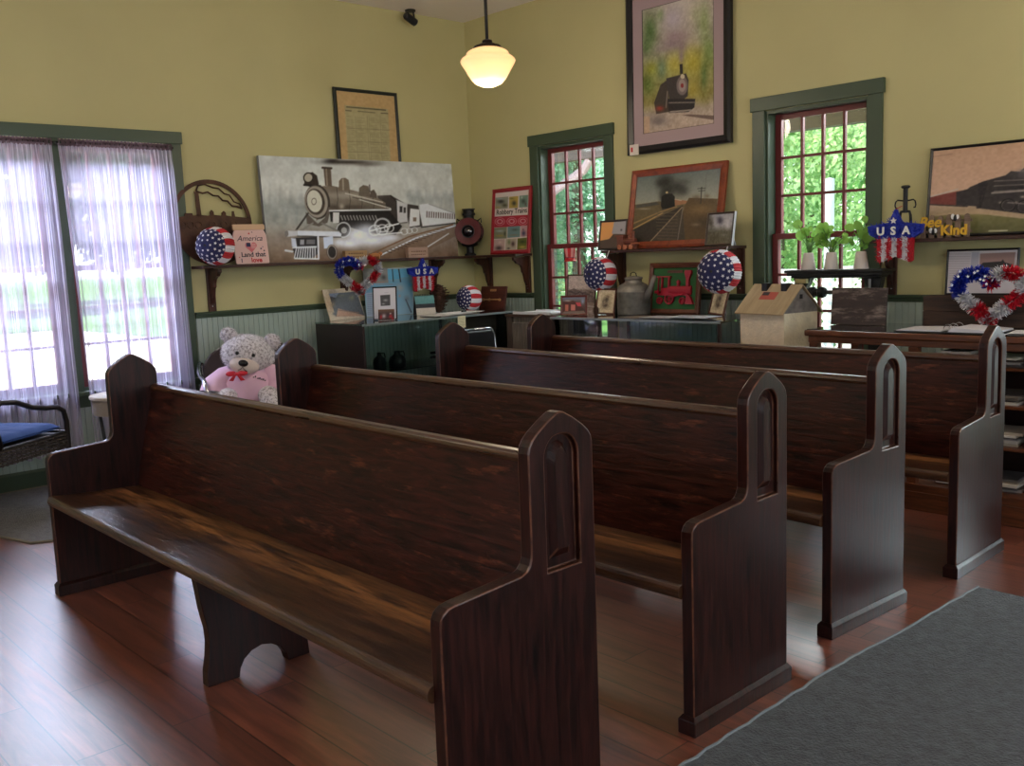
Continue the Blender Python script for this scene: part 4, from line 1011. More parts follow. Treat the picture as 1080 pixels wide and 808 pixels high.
M().box(-.418, -.398, -.0478, -.047, .02, .055).build('tag_mark', RED, t)

# wooden frame, oncoming engine
a = Art(170, 130, [(305, 168), (852, 112), (822, 592), (268, 604)], (150, 150, 140))
a.vgrad([(0, (104, 114, 112)), (.3, (140, 146, 138)), (.5, (168, 164, 146)), (.52, (120, 104, 74)), (.7, (96, 84, 60)), (1, (60, 54, 46))])
a.poly([(290, 350), (440, 330), (620, 345), (620, 420), (290, 430)], (104, 92, 68)).poly([(300, 352), (430, 334), (450, 352), (300, 372)], (78, 78, 74))
a.blob(350, 378, 50, 6, (176, 170, 160), .7).blob(560, 320, 40, 12, (140, 130, 108), .6)
for cx, cy, rx, ry, k in ((490, 200, 60, 56, .95), (455, 210, 40, 34, .8), (560, 240, 70, 60, .75), (600, 260, 50, 46, .6), (500, 260, 50, 50, .9), (470, 300, 30, 50, .8), (620, 200, 40, 24, .3)): a.blob(cx, cy, rx, ry, (46, 46, 44), k)
a.poly([(462, 300), (490, 280), (530, 280), (548, 300), (550, 375), (520, 386), (470, 390), (458, 360)], (32, 32, 32)).blob(496, 272, 9, 8, (252, 226, 160), 1.).line([(466, 384), (520, 380)], 6, (90, 84, 76))
a.poly([(548, 318), (640, 330), (640, 345), (550, 360)], (158, 112, 84)).line([(550, 318), (590, 326)], 5, (190, 176, 160))
a.poly([(640, 310), (830, 318), (822, 592), (570, 598), (600, 420), (620, 350)], (92, 74, 50)); a.blob(720, 390, 110, 44, (130, 104, 68), .8).blob(740, 480, 100, 50, (74, 62, 46), .9).blob(690, 310, 40, 24, (96, 82, 66), .7).blob(760, 300, 20, 16, (110, 96, 80), .7)
a.poly([(270, 520), (600, 360), (600, 380), (420, 600), (268, 604)], (58, 52, 46)); a.poly([(400, 600), (580, 385), (600, 372), (620, 600)], (72, 64, 56))
a.line([(272, 478), (450, 402), (560, 366)], 8, (150, 124, 84)); a.line([(272, 515), (470, 408)], 7, (176, 144, 98)); a.line([(390, 600), (596, 372)], 7, (148, 130, 104)); a.line([(570, 595), (602, 374)], 6, (120, 112, 104))
for k in range(9): a.line([(430 - k * 2 + 10, 580 - k * 22), (565, 586 - k * 22)], 6, (104, 92, 78), .6)
a.blob(690, 490, 40, 14, (140, 124, 104), .7); a.line([(718, 348), (722, 240)], 6, (52, 48, 46)); a.line([(696, 250), (748, 246)], 4, (52, 48, 46)); a.line([(702, 266), (744, 262)], 4, (52, 48, 46)); a.line([(742, 340), (752, 140)], 3, (90, 92, 90), .7); a.noise((60, 50), 5, 21)
picture('wood_framed_photo', 'wide cherry wood frame with a smoking engine coming down the track', 'framed photo', (-4.445, YR - .116, SZ + .001), 0, .868, .60, .052, .028, REDWOOD, a, lean=.17)

# small frame behind the toy engine
a = Art(70, 70, [(58, 485), (240, 478), (240, 645), (55, 650)], (120, 108, 100))
a.vgrad([(0, (150, 148, 150)), (.45, (120, 112, 110)), (.5, (86, 70, 60)), (1, (96, 84, 76))]); a.ell(58, 500, 108, 110, (232, 168, 104), soft=.05); a.poly([(150, 480), (240, 478), (240, 560), (140, 556)], (160, 158, 164)).blob(208, 534, 8, 8, (40, 40, 44), .9); a.poly([(55, 600), (240, 570), (240, 650), (55, 650)], (92, 78, 70))  # orange ellipse paints the lamp globe's reflection over the picture
picture('small_framed_picture', 'small dark-framed picture with painted lamp reflection at the left end of the middle shelf', 'framed picture', (-5.028, YR - .12, SZ + .001), -.02, .29, .235, .016, .014, mat('dark_thin_frame', (52, 42, 40), .4), a, lean=.16)
# dark frame on an easel, its lit edge painted pale
a = Art(70, 64, [(800, 440), (955, 424), (925, 624), (760, 615)], (90, 88, 70))
a.vgrad([(0, (170, 168, 176)), (.35, (180, 178, 184)), (.6, (90, 88, 74)), (1, (96, 92, 74))]); a.blob(860, 470, 26, 30, (60, 58, 74), .9).blob(800, 480, 26, 60, (74, 70, 60), .9).blob(880, 560, 30, 10, (120, 116, 110), .8).blob(910, 500, 22, 34, (196, 194, 200), .8).blob(820, 590, 60, 34, (84, 78, 62), .9); a.noise((20, 18), 12, 3)
lean_ = .17
t = picture('easel_photo_frame', 'dark photo frame with lit-painted edge on the middle shelf beside the cherry wood frame', 'framed photo', (-3.99, YR - .178, SZ + .001), -.10, .245, .235, .014, .016, mat('bronze_thin_frame', (70, 60, 52), .35), a, lean=lean_)
M().prism([(.002, .15), (.006, .15), (.10, fix_easel(.10, lean_) + .001), (.09, fix_easel(.09, lean_) + .001)], 0, .03, .07).build('easel_leg', mat('pale_easel', (200, 205, 210), .5), t)
M().box(.1235, .126, -.016, .004, .0, .235).build('lit_edge', mat('pale_easel', (200, 205, 210), .5), t)  # pale strip paints the lit right side of the frame

# black-framed engine photo at the right edge
a = Art(170, 112, [(135, 125), (1100, 20), (1090, 690), (108, 735)], (200, 170, 150))
a.vgrad([(0, (196, 160, 134)), (.5, (208, 172, 148)), (.62, (200, 172, 152)), (.75, (160, 140, 110)), (.8, (120, 116, 76)), (1, (92, 92, 58))])
a.poly([(115, 455), (270, 415), (330, 405), (330, 520), (112, 505)], (120, 62, 58)).line([(115, 455), (275, 400)], 7, (196, 186, 180)); a.line([(112, 508), (330, 525)], 10, (54, 46, 44))
a.poly([(268, 420), (330, 400), (345, 385), (420, 345), (540, 305), (570, 275), (620, 280), (640, 255), (720, 248), (760, 240), (790, 210), (1100, 180), (1090, 620), (800, 610), (560, 570), (390, 555), (380, 525), (268, 515)], (54, 50, 52))
a.blob(740, 300, 150, 40, (140, 134, 136), .9).blob(700, 400, 160, 26, (30, 28, 30), .9).blob(960, 320, 130, 120, (112, 108, 110), .9).ell(1000, 330, 90, 120, (60, 56, 58), ring=.12).ell(1000, 330, 60, 84, (150, 146, 146), ring=.08).blob(640, 275, 40, 14, (120, 114, 116), .8).ell(830, 320, 60, 70, (120, 116, 120), ring=.2, a=.6)
for y0, y1 in ((420, 395), (380, 362), (345, 330)): a.line([(480, y0), (830, y1)], 6, (150, 140, 136), .7)
a.line([(410, 380), (400, 545)], 8, (30, 28, 30)); a.line([(440, 360), (405, 540)], 5, (24, 24, 26)); a.poly([(390, 360), (440, 340), (430, 440), (390, 450)], (40, 38, 42))
for k, (x, y) in enumerate(((640, 460), (690, 500), (760, 420), (780, 415), (600, 500), (520, 500), (660, 380))): a.blob(x, y, 16, 10, (168, 158, 150), .8)
for k in range(5): a.ell(560 + k * 90, 520 + k * 12, 40, 44, (24, 22, 24), ring=.2); a.ell(560 + k * 90, 520 + k * 12, 34, 38, (104, 98, 98), ring=.06)
a.line([(785, 60), (795, 215)], 8, (70, 56, 54)); a.line([(770, 80), (800, 120)], 3, (80, 66, 60)); a.line([(740, 190), (790, 160)], 3, (80, 66, 60)); a.line([(135, 165), (240, 148)], 3, (150, 120, 104)); a.line([(730, 110), (790, 112)], 2, (150, 120, 104))
a.poly([(110, 590), (400, 540), (810, 610), (810, 640), (400, 580)], (176, 152, 124)); a.line([(460, 705), (560, 702)], 7, (210, 206, 180)); a.line([(560, 500), (1000, 545)], 9, (130, 124, 122), .8); a.line([(470, 430), (840, 400)], 12, (170, 160, 154), .8); a.noise((60, 40), 7, 31)
picture('engine_photograph', 'large sepia photo of a black engine in thin black frame, cut off at right', 'framed photo', (-2.10, YR - .095, SZ + .001), 0, .955, .525, .016, .018, BF, a, lean=.12)
# low frame behind the wreath
a = Art(110, 76, [(240, 62), (718, 52), (690, 400), (185, 400)], (196, 190, 198))
a.poly([(400, 66), (450, 66), (430, 230), (370, 230)], (168, 166, 182)); a.poly([(455, 80), (700, 70), (680, 222), (440, 218)], (150, 120, 116)).poly([(440, 190), (470, 150), (600, 140), (610, 125), (625, 150), (680, 165), (680, 190)], (38, 34, 38)).poly([(440, 188), (682, 186), (680, 222), (440, 220)], (110, 106, 108))
for k in range(16): a.line([(236 - k * 2, 82 + k * 19), (385 - k * 3, 82 + k * 19)], 5, (150, 144, 148), .7)
picture('clipping_frame', 'black-framed clipping and photo standing behind the right tinsel heart wreath', 'framed print', (-2.262, YR - .068, CAPZ + .001), 0, .405, .268, .012, .014, BF, a, lean=.09)

# Uncle Sam hat charm on the window
t = thing('hat_ornament', 'small red striped top hat charm hanging on the left red window', 'ornament', (-5.622, YR + .025, 1.345))
b = M(); b.lathe([(0, .0), (.05, 0), (.052, .005), (.04, .012), (.038, .03)], 20); b.build('brim', mat('charm_red', (206, 40, 48), .5), t)
b = M(); n = 20; vs = []
for z, r_ in ((.012, .038), (.034, .037), (.11, .048)): vs += [(r_ * math.cos(2 * PI * k / n), r_ * math.sin(2 * PI * k / n), z) for k in range(n)]
b.v += vs
for i in range(2):
    for k in range(n): b.f.append((i * n + k, i * n + (k + 1) % n, (i + 1) * n + (k + 1) % n, (i + 1) * n + k)); b.mi.append(0 if i == 0 else 1 + (k // 2) % 2)
b.f.append(tuple(40 + k for k in range(n))); b.mi.append(1)
b.build('crown', [NAVY, MATS['charm_red'], mat('charm_pink', (226, 150, 150), .6)], t)
M().tube([(0, 0, .11), (0, .0, .13), (0, .021, .145)], .002, 6).build('string', BLACK, t)

# ------------------------------------------------------------------ glass display cases
def display_case(label, loc, rz, w, d, h, end_solid=True, tilt=0.):
    """front at local y=0 facing -y, back at y=d, origin front left floor corner"""
    t = thing('display_case', label, 'display case', loc, rz)
    b = M(); b.box(0, w, .02, d, 0, .10); b.box(0, w, 0, .02, .02, .10); b.build('base', DARKCASE, t, bevel=.003)
    M().box(.02, w - .02, .012, d - .01, .10, .118).build('case_floor', mat('case_floor_cloth', (150, 154, 150), .9), t)
    if end_solid:
        M().box(0, .02, .0, d, .10, h - .012).build('end_panel', DARKCASE, t, bevel=.002)
        for y in (0, d - .02): M().box(w - .02, w, y, y + .02, .10, h - .012).build('corner_post', DARKCASE, t)
        M().box(w - .012, w - .007, .02, d - .02, .10, h - .012).build('end_glass', CASEGLASS, t)
    else:
        for x in (0, w - .02): M().box(x, x + .02, d - .02, d, .10, h - .012).build('back_post', DARKCASE, t)
        M().box(w - .022, w, 0, .02, .10, h - .012).build('front_post', DARKCASE, t)
        M().box(0, .022, 0, .02, .10, h - .012).build('front_post', DARKCASE, t)
    M().box(.02, w - .02, .006, .011, .10, h - .012).build('front_glass', CASEGLASS, t)
    M().box(-.004, w + .004, -.004, d, h - .012, h).build('top_glass', TOPGLASS, t)
    M().box(-.004, w + .004, -.008, -.0041, h - .016, h).build('top_edge', mat('brushed_steel_edge', (150, 160, 160), .35, metal=.7), t)
    M().box(w * .48, w * .48 + .018, .014, .03, .118, h - .013).build('centre_post', mat('dark_metal_post', (40, 44, 50), .4, metal=.4), t)
    M().box(.022, w - .022, .10, d - .03, .55, .556).build('glass_shelf', CASEGLASS, t)
    return t
CZ = .945
display_case('glass display case with dark end panel along the wall under the train canvas', (-6.03, 4.03, 0), PI / 2, 1.56, .66, CZ)
display_case('long glass display case below the middle shelf and watering can', (-5.175, 5.165, 0), .02, 1.515, .545, .94, end_solid=False)
# things inside the left case
JUG = mat('dark_glazed_jug', (30, 34, 40), .3)
def jug(label, x, y, z, s=1.):
    t = thing('stoneware_jug', label, 'jug', (x, y, z), group='dark jugs in the left display case')
    M().lathe([(0, 0), (.045 * s, 0), (.055 * s, .01), (.058 * s, .06), (.05 * s, .09), (.02 * s, .115), (.018 * s, .135), (.022 * s, .14), (.016 * s, .14), (0, .12)], 18).build('body', JUG, t, smooth=True)
    M().tube([(0, .019 * s, .13), (0, .05 * s, .13), (0, .058 * s, .10), (0, .05 * s, .075)], .006, 6).build('handle', JUG, t)
jug('small dark jug on the glass shelf of the left display case, nearer the end panel', -6.25, 4.32, .557, .95)
jug('larger dark jug on the glass shelf of the left display case', -6.22, 4.47, .557, 1.25)
t = thing('iron_spike', 'coil of dark iron hardware low in the left display case', 'hardware', (-6.25, 4.95, .557))
b = M(); b.tube([(.07 * math.cos(a_ * .5) * (1 - .01 * a_), .11 * math.sin(a_ * .5), .02 + .003 * a_) for a_ in range(28)], .012, 8); b.build('coil', IRON, t)

# things on the left case
a = Art(90, 64, [(50, 412), (330, 400), (425, 612), (140, 645)], (196, 178, 152))
a.poly([(110, 440), (330, 428), (420, 600), (180, 612)], (60, 60, 66)).poly([(110, 440), (190, 436), (170, 470), (120, 460)], (140, 150, 176)).blob(150, 520, 20, 30, (160, 140, 120), .8).blob(230, 480, 60, 30, (50, 48, 42), .9).blob(300, 470, 30, 26, (130, 124, 84), .8).blob(220, 455, 50, 10, (90, 88, 50), .7)
a.poly([(195, 548), (380, 590), (420, 600), (185, 612)], (176, 132, 104)).line([(200, 560), (370, 580)], 8, (120, 84, 66)); a.blob(170, 590, 20, 14, (44, 44, 52), .9); a.noise((40, 30), 14, 41)
t = thing('matted_photo', 'cream matted photo propped at the near end of the left display case', 'photo', (-6.70, 4.345, CZ + .001), PI / 2 + .19, lean=.30)
M().box(-.195, .195, -.0, .006, 0, .262).build('mount_board', mat('cream_mount_board', (206, 188, 160), .8), t)
a.build('artwork', t, -.194, .194, .001, .261, -.0008)
# big board with photo strips
a = Art(110, 110, [(375, 215), (830, 180), (806, 592), (400, 622)], (150, 178, 206))
a.vgrad([(0, (186, 196, 200)), (.3, (120, 176, 210)), (1, (160, 200, 226))])
a.poly([(375, 215), (600, 200), (600, 340), (385, 350)], (150, 150, 148)).blob(460, 270, 40, 30, (90, 90, 92), .7).blob(560, 290, 30, 30, (60, 64, 66), .7); a.line([(375, 212), (835, 178)], 16, (160, 160, 140)); a.line([(826, 180), (805, 592)], 10, (196, 206, 200))
a.poly([(600, 212), (700, 208), (704, 300), (600, 310)], (104, 182, 222)).poly([(706, 206), (790, 200), (790, 280), (712, 290)], (120, 194, 232)).poly([(640, 210), (650, 210), (650, 330), (640, 330)], (60, 70, 80)).poly([(700, 208), (712, 208), (716, 330), (704, 330)], (52, 60, 70))
a.poly([(400, 430), (476, 424), (476, 618), (402, 622)], (170, 190, 216))
for k in range(12): a.line([(410, 445 + k * 14), (466, 441 + k * 14)], 5, (120, 140, 170), .7)
a.blob(700, 380, 40, 40, (180, 186, 190), .8).blob(750, 470, 30, 30, (130, 150, 176), .8); a.line([(740, 480), (775, 580)], 12, (90, 100, 120), .8); a.blob(690, 450, 12, 14, (210, 160, 150), .7).blob(800, 350, 26, 20, (90, 180, 230), .9); a.line([(480, 340), (560, 336)], 8, (190, 130, 124), .7); a.line([(490, 356), (640, 350)], 6, (150, 150, 160), .8)
t = thing('display_board', 'big glossy board of photos standing on the left display case under the shelf', 'display board', (-6.715, 4.785, CZ + .001), PI / 2 - .2, lean=.05)
M().box(-.225, .225, 0, .008, 0, .405).build('board', mat('board_grey', (150, 150, 140), .6), t)
a.build('artwork', t, -.224, .224, .001, .404, -.0008, artmat('glossy_print', .25, .4))
# black framed small print with little card in front
a = Art(60, 80, [(470, 385), (645, 376), (680, 632), (495, 640)], (214, 212, 220))
a.poly([(528, 440), (608, 434), (618, 522), (540, 528)], (74, 74, 76)).blob(575, 480, 22, 12, (170, 172, 174), .9).blob(560, 510, 16, 8, (180, 180, 180), .8); a.line([(560, 420), (590, 418)], 3, (150, 150, 160), .7)
t = picture('small_black_frame', 'narrow black-framed print with small photo, front of the left display case', 'framed print', (-6.26, 4.405, CZ + .001), .75, .195, .262, .010, .012, BF, a, lean=.12, easel=False)
M().prism([(.002, .17), (.005, .17), (.085, fix_easel(.085, .12) + .001), (.077, fix_easel(.077, .12) + .001)], 0, -.02, .02).build('easel_leg', BF, t)
a = Art(50, 36, [(505, 545), (645, 535), (660, 632), (515, 640)], (120, 60, 56))
a.vgrad([(0, (120, 90, 70)), (.4, (70, 50, 50)), (1, (60, 40, 40))]); a.blob(560, 600, 22, 24, (220, 200, 204), .9).blob(535, 610, 12, 24, (196, 30, 44), .9).blob(600, 590, 16, 16, (40, 40, 60), .9).blob(620, 600, 22, 22, (200, 40, 50), .9).blob(615, 575, 10, 8, (225, 215, 215), .9).blob(640, 620, 12, 14, (190, 30, 40), .9)
t = thing('photo_card', 'small red and white photo card leaning on the narrow black frame', 'photo', (-6.205, 4.375, CZ + .001), .75, lean=.16)
M().box(-.065, .065, 0, .003, 0, .088).build('card', mat('card_white', (214, 208, 206), .6), t)
a.build('artwork', t, -.064, .064, .001, .087, -.0006)
# tent calendar
t = thing('tent_calendar', 'teal and white spiral tent card below the left tinsel star', 'desk calendar', (-6.44, 4.935, CZ + .001), PI / 2 - .35)
a = Art(60, 60, [(0, 0), (100, 0), (100, 100), (0, 100)], (120, 170, 170))
a.vgrad([(0, (96, 150, 150)), (.42, (84, 136, 140)), (.44, (48, 54, 62)), (.62, (44, 48, 56)), (.66, (206, 200, 190)), (1, (196, 188, 176))]); a.noise((20, 20), 6, 2)
T = Matrix.Rotation(-.30, 4, 'X')
M().add([T @ Vector(p) + Vector((0, -.048, 0)) for p in ((-.085, .001, 0), (.085, .001, 0), (.085, .001, .17), (-.085, .001, .17), (-.085, .003, 0), (.085, .003, 0), (.085, .003, .17), (-.085, .003, .17))], [(0, 1, 2, 3), (7, 6, 5, 4), (0, 3, 7, 4), (1, 5, 6, 2)]).build('front_sheet', mat('calendar_card', (60, 60, 62), .6), t)
o = a.build('artwork', t, -.084, .084, .001, .169, .0); o.matrix_local = Matrix.Translation((0, -.048, 0)) @ T
T2 = Matrix.Rotation(.30, 4, 'X'); M().add([T2 @ Vector(p) + Vector((0, .052, 0)) for p in ((-.085, -.001, 0), (.085, -.001, 0), (.085, -.001, .17), (-.085, -.001, .17), (-.085, .001, 0), (.085, .001, 0), (.085, .001, .17), (-.085, .001, .17))], [(0, 1, 2, 3), (7, 6, 5, 4), (0, 3, 7, 4), (1, 5, 6, 2)]).build('back_sheet', MATS['calendar_card'], t)
b = M()
for k in range(13): b.tube([(-.078 + k * .013, .002 + .009 * math.cos(q), .164 + .009 * math.sin(q)) for q in [2 * PI * i / 10 for i in range(10)]], .0014, 5, closed=True)
b.build('spiral', BLACK, t)
# pine cones
def pine_cone(label, loc, s, rot):
    t = thing('pine_cone', label, 'pine cone', loc, rot); b = M(); k = 0
    b.ball((0, 0, s * .62), (s * .3, s * .3, s * .6), 12, 8)
    for i in range(9):
        z = s * (.06 + i * .125); r_ = s * .50 * math.sin(PI * min(.95, (i + 1.6) / 11))
        for j in range(9):
            a_ = 2 * PI * (j + (i % 2) * .5) / 9; u = Vector((math.cos(a_), math.sin(a_), .35)).normalized(); w_ = Vector((-math.sin(a_), math.cos(a_), 0)); p = Vector((0, 0, z)); q = p + u * r_
            b.add([p + w_ * s * .05, p - w_ * s * .05, q - w_ * s * .13, q + w_ * s * .13, q + u * s * .08, q - Vector((0, 0, s * .06))], [(0, 1, 2, 3), (3, 2, 4), (2, 3, 5), (1, 0, 5)])
    b.build('scales', mat('pine_cone_brown', (86, 56, 40), .8, var=.4, vscale=40), t)
pine_cone('taller brown pine cone between the tent card and the paper ball', (-6.62, 5.235, CZ + .001), .20, .2)
pine_cone('shorter brown pine cone beside the paper ball on the left case', (-6.49, 5.125, CZ + .001), .125, 1.1)
pine_cone('small dark pine cone in front of the little sepia frame on the long case', (-4.86, 5.33, .941), .06, .4)
# papers and binder with clip
t = thing('paper_stack', 'low stack of loose papers with black clip at the front of the left display case', 'papers', (-6.135, 5.03, CZ + .0005), PI / 2 + .05)
for k, (x, y, r_, c) in enumerate(((0, .05, .04, (150, 140, 128)), (-.06, .04, -.05, (196, 190, 186)), (.08, .05, .08, (214, 208, 206)), (.10, .04, .02, (224, 220, 220)))):
    T = Matrix.Translation((x, y, .004 * k)) @ Matrix.Rotation(r_, 4, 'Z'); M().box(-.22 + .01 * k, .20 - .01 * k, -.09, .11, 0, .0038, T=T).build('sheet', mat('paper_%d' % k, c, .8), t)
b = M(); b.prism([(-.012, .0165), (.012, .0165), (.006, .030), (-.006, .030)], 0, .06, .10); b.tube([(.07, -.0, .03), (.055, -.02, .036), (.08, -.035, .036), (.09, 0, .03)], .002, 5); b.build('binder_clip', BLACK, t)
t = thing('note_card', 'small cream note card taped on the front glass of the left display case', 'note', (-6.021, 4.985, .845), PI / 2)
b = M(); b.box(-.04, .04, -.0010, 0, 0, .096); b.build('card', mat('cream_note', (214, 206, 170), .7), t)
b = M()
for k in range(7): b.box(-.03, .02 + (k * 7 % 4) * .004, -.0014, -.0010, .012 + k * .0115, .015 + k * .0115)
b.build('written_lines', mat('pale_ink', (150, 140, 110), .8), t)
# key plaque
t = thing('wooden_plaque', 'dark wooden plaque with brass fittings at the corner end of the left display case', 'plaque', (-6.30, 5.555, CZ + .001), .10, lean=.22)
M().box(-.15, .15, 0, .02, 0, .21).build('board', wood('plaque_mahogany', (58, 26, 18), (96, 46, 32), .4), t, bevel=.004)
BRASS = mat('aged_brass', (176, 140, 92), .4, metal=.2)
b = M(); b.box(-.035, .035, -.004, 0, .165, .185); b.build('name_plate', BRASS, t)
b = M(); b.tube([(-.10, -.012, .09), (.09, -.012, .09)], .007, 8)
for x in (-.10, -.03, .09): b.tube([(x, 0, .09), (x, -.014, .09)], .012, 10)
b.build('lever', BRASS, t)

# weathered crate between the cases, with sheet of paper on it
t = thing('weathered_crate', 'grey weathered wooden cabinet between the two display cases under the left red window', 'cabinet', (-5.975, 5.44, 0))
W, D, H = .77, .33, .925
b = M(); b.box(.0, W, .02, D, 0, H - .02); b.build('carcass', BARN, t)
b = M()
for x in (0, W - .06): b.box(x, x + .06, -.004, .0199, 0, H - .02)
b.build('stile', wood('dark_stile_wood', (52, 42, 38), (92, 78, 70), .8, (22, 22, 3)), t)
b = M()
for k in range(5): b.box(.062 + k * .130, .062 + k * .130 + .127, .002, .0199, .06, H - .07)
b.build('front_boards', BARN, t)
M().box(-.012, W + .012, -.014, D, H - .0199, H).build('top_board', BARND, t, bevel=.003)
t = thing('foam_tray', 'flat white paper tray on top of the weathered cabinet', 'tray', (-5.70, 5.60, .9255))
b = M(); b.box(-.22, .22, -.14, .14, 0, .012); b.box(-.22, .22, -.14, -.13, .012, .022); b.box(-.22, .22, .13, .14, .012, .022); b.build('tray', mat('tray_white', (224, 226, 232), .5), t)
t = thing('storage_bin', 'low bin with pale blue lid in front of the weathered cabinet', 'storage bin', (-5.52, 5.252, 0))
b = M(); v0 = [(-.22, -.14, 0), (.22, -.14, 0), (.22, .14, 0), (-.22, .14, 0)]; b.add(v0 + [(x * 1.08, y * 1.08, .60) for x, y, z in v0], [(3, 2, 1, 0), (4, 5, 6, 7), (0, 1, 5, 4), (1, 2, 6, 5), (2, 3, 7, 6), (3, 0, 4, 7)]); b.build('bin_body', mat('grey_bin', (90, 98, 110), .5), t, bevel=.01)
M().box(-.255, .255, -.17, .17, .6005, .63).build('lid', mat('pale_blue_lid', (168, 196, 230), .35), t, bevel=.006)

# things on the long case
Z2 = .941
a = Art(60, 44, [(46, 435), (232, 420), (236, 556), (50, 564)], (110, 70, 60))
a.vgrad([(0, (120, 130, 150)), (.3, (100, 80, 76)), (1, (70, 44, 40))]); a.poly([(50, 470), (130, 455), (190, 480), (236, 556), (50, 564)], (84, 44, 38)).rect(70, 490, 95, 540, (190, 110, 90)).rect(115, 488, 150, 535, (200, 120, 110)).poly([(150, 470), (190, 470), (200, 500), (170, 500)], (200, 70, 80)).blob(210, 460, 16, 26, (140, 160, 190), .9).blob(90, 460, 30, 8, (190, 180, 170), .8).blob(205, 530, 26, 20, (60, 50, 44), .8)
a.poly([(60, 545), (220, 535), (236, 556), (50, 564)], (130, 110, 100))
picture('red_brown_photo_frame', 'small red-brown framed photo of a depot at the left end of the long case', 'framed photo', (-5.085, 5.325, Z2), .60, .205, .152, .014, .014, wood('red_brown_frame', (80, 26, 20), (120, 46, 36), .4), a, lean=.14)
t = bpy.data.objects.get('red_brown_photo_frame'); M().prism([(.002, .09), (.005, .09), (.05, fix_easel(.05, .14) + .001), (.043, fix_easel(.043, .14) + .001)], 0, -.015, .015).build('easel_leg', MATS['hardboard'], t)
a = Art(70, 80, [(155, 285), (395, 275), (380, 540), (145, 540)], (196, 180, 172))
a.vgrad([(0, (206, 190, 184)), (.35, (200, 184, 176)), (.4, (140, 124, 116)), (.7, (150, 130, 120)), (1, (190, 172, 160))]); a.poly([(150, 390), (200, 372), (280, 400), (390, 430), (385, 470), (150, 460)], (110, 96, 92), a=.8); a.noise((30, 40), 22, 51)
for k in range(7): a.line([(160 + k * 30, 395 + (k % 3) * 8), (186 + k * 30, 400 + (k % 2) * 10)], 10, (70, 60, 58), .6)
a.line([(150, 480), (380, 500)], 8, (210, 196, 186), .7); a.line([(160, 520), (300, 528)], 4, (90, 80, 76), .8)
t = picture('sepia_yard_print', 'tall sepia print of a rail yard behind the small frames under the left red window', 'framed print', (-5.325, 5.66, .926), .12, .285, .315, .010, .012, MATS['hardboard'], a, lean=.10)
M().prism([(.002, .2), (.005, .2), (.085, fix_easel(.085, .10) + .001), (.078, fix_easel(.078, .10) + .001)], 0, -.02, .02).build('easel_leg', MATS['hardboard'], t)
def sepia(seed):
    a = Art(44, 60, [(0, 0), (100, 0), (100, 140), (0, 140)], (206, 190, 160)); a.rect(18, 18, 82, 122, (190, 172, 142)); a.blob(52, 60, 16, 24, (64, 54, 46), .95).blob(48, 96, 22, 20, (76, 62, 52), .9).blob(60, 40, 10, 10, (120, 100, 84), .9).blob(34, 72, 8, 24, (90, 76, 64), .8); return a.noise((18, 26), 18, seed)
t = picture('sepia_portrait_frame', 'little brown-framed sepia portrait left of the watering can', 'framed photo', (-4.90, 5.47, Z2), .28, .165, .200, .014, .012, BROWNF, sepia(3), lean=.22, roll=.04)
M().prism([(.002, .13), (.005, .13), (.08, fix_easel(.08, .22) + .001), (.073, fix_easel(.073, .22) + .001)], 0, -.015, .015).build('easel_leg', MATS['hardboard'], t)
# galvanised can
t = thing('watering_can', 'old galvanised can with lid and spout on the long case', 'can', (-4.70, 5.575, Z2), 0)
GAL = mat('galvanised_steel', (122, 118, 112), .55, metal=.45, var=.3, vscale=22, bump=.15, bscale=40)
M().lathe([(0, 0), (.122, 0), (.126, .006), (.126, .165), (.129, .17), (.126, .175), (.12, .20), (.095, .225), (.062, .24), (.062, .26), (.068, .262), (.068, .275), (.03, .284), (0, .286)], 30).build('body', GAL, t, smooth=True)
M().tube([(.10, 0, .10), (.16, 0, .19), (.205, 0, .285)], [.036, .022, .016], 12).build('spout', GAL, t, smooth=True)
M().tube([(-.128, 0, .03), (-.15, 0, .05), (-.152, 0, .16), (-.13, 0, .21), (-.10, 0, .222)], .008, 8).build('side_handle', mat('worn_wire', (170, 170, 172), .35, metal=.8), t)
M().tube([(-.03, 0, .282), (-.025, 0, .305), (0, 0, .314), (.025, 0, .305), (.03, 0, .282)], .004, 6).build('lid_handle', IRON, t)
# red engine model on green in a shadow box
t = thing('engine_shadow_box', 'wood-framed green panel mounted with a flat red locomotive model', 'framed model', (-4.39, 5.655, Z2), -.02, lean=.12)
W, H = .475, .375
framebars(W, H, .036, .03, BROWNF, t)
M().box(-W / 2 + .03, W / 2 - .03, -.010, -.002, .03, H - .03).build('green_panel', mat('green_baize', (42, 92, 50), .9), t)
M().box(-.07, .07, -.016, -.0101, H - .075, H - .055).build('name_plate', BROWNF, t)
REN = mat('red_model_enamel', (158, 22, 44), .4)
b = M()
b.box(-.145, .13, -.028, -.0101, .135, .150); b.box(-.115, -.04, -.028, -.0101, .150, .19); b.box(-.115, -.108, -.028, -.0101, .19, .268); b.box(-.052, -.040, -.028, -.0101, .19, .268); b.box(-.160, -.03, -.030, -.0101, .268, .276); b.box(-.15, -.146, -.022, -.0101, .15, .268); b.box(-.175, -.13, -.026, -.0101, .15, .17)
b.build('cab', REN, t)
b = M(); b.lathe([(0, -.10), (.03, -.10), (.03, .10), (.033, .10), (.033, .115), (0, .118)], 20, T=Matrix.Translation((.045, -.014, .175)) @ Matrix.Rotation(PI / 2, 4, 'Y') @ Matrix.Scale(.5, 4, (0, 1, 0))); b.build('boiler', REN, t)
b = M(); b.prism([(.115, .20), (.139, .20), (.139, .255), (.158, .30), (.154, .318), (.100, .318), (.096, .30), (.115, .255)], 1, -.03, -.0101); b.prism([(.03, .203), (.05, .203), (.048, .225), (.056, .235), (.04, .25), (.024, .235), (.032, .225)], 1, -.026, -.0101); b.build('smoke_stack', REN, t)
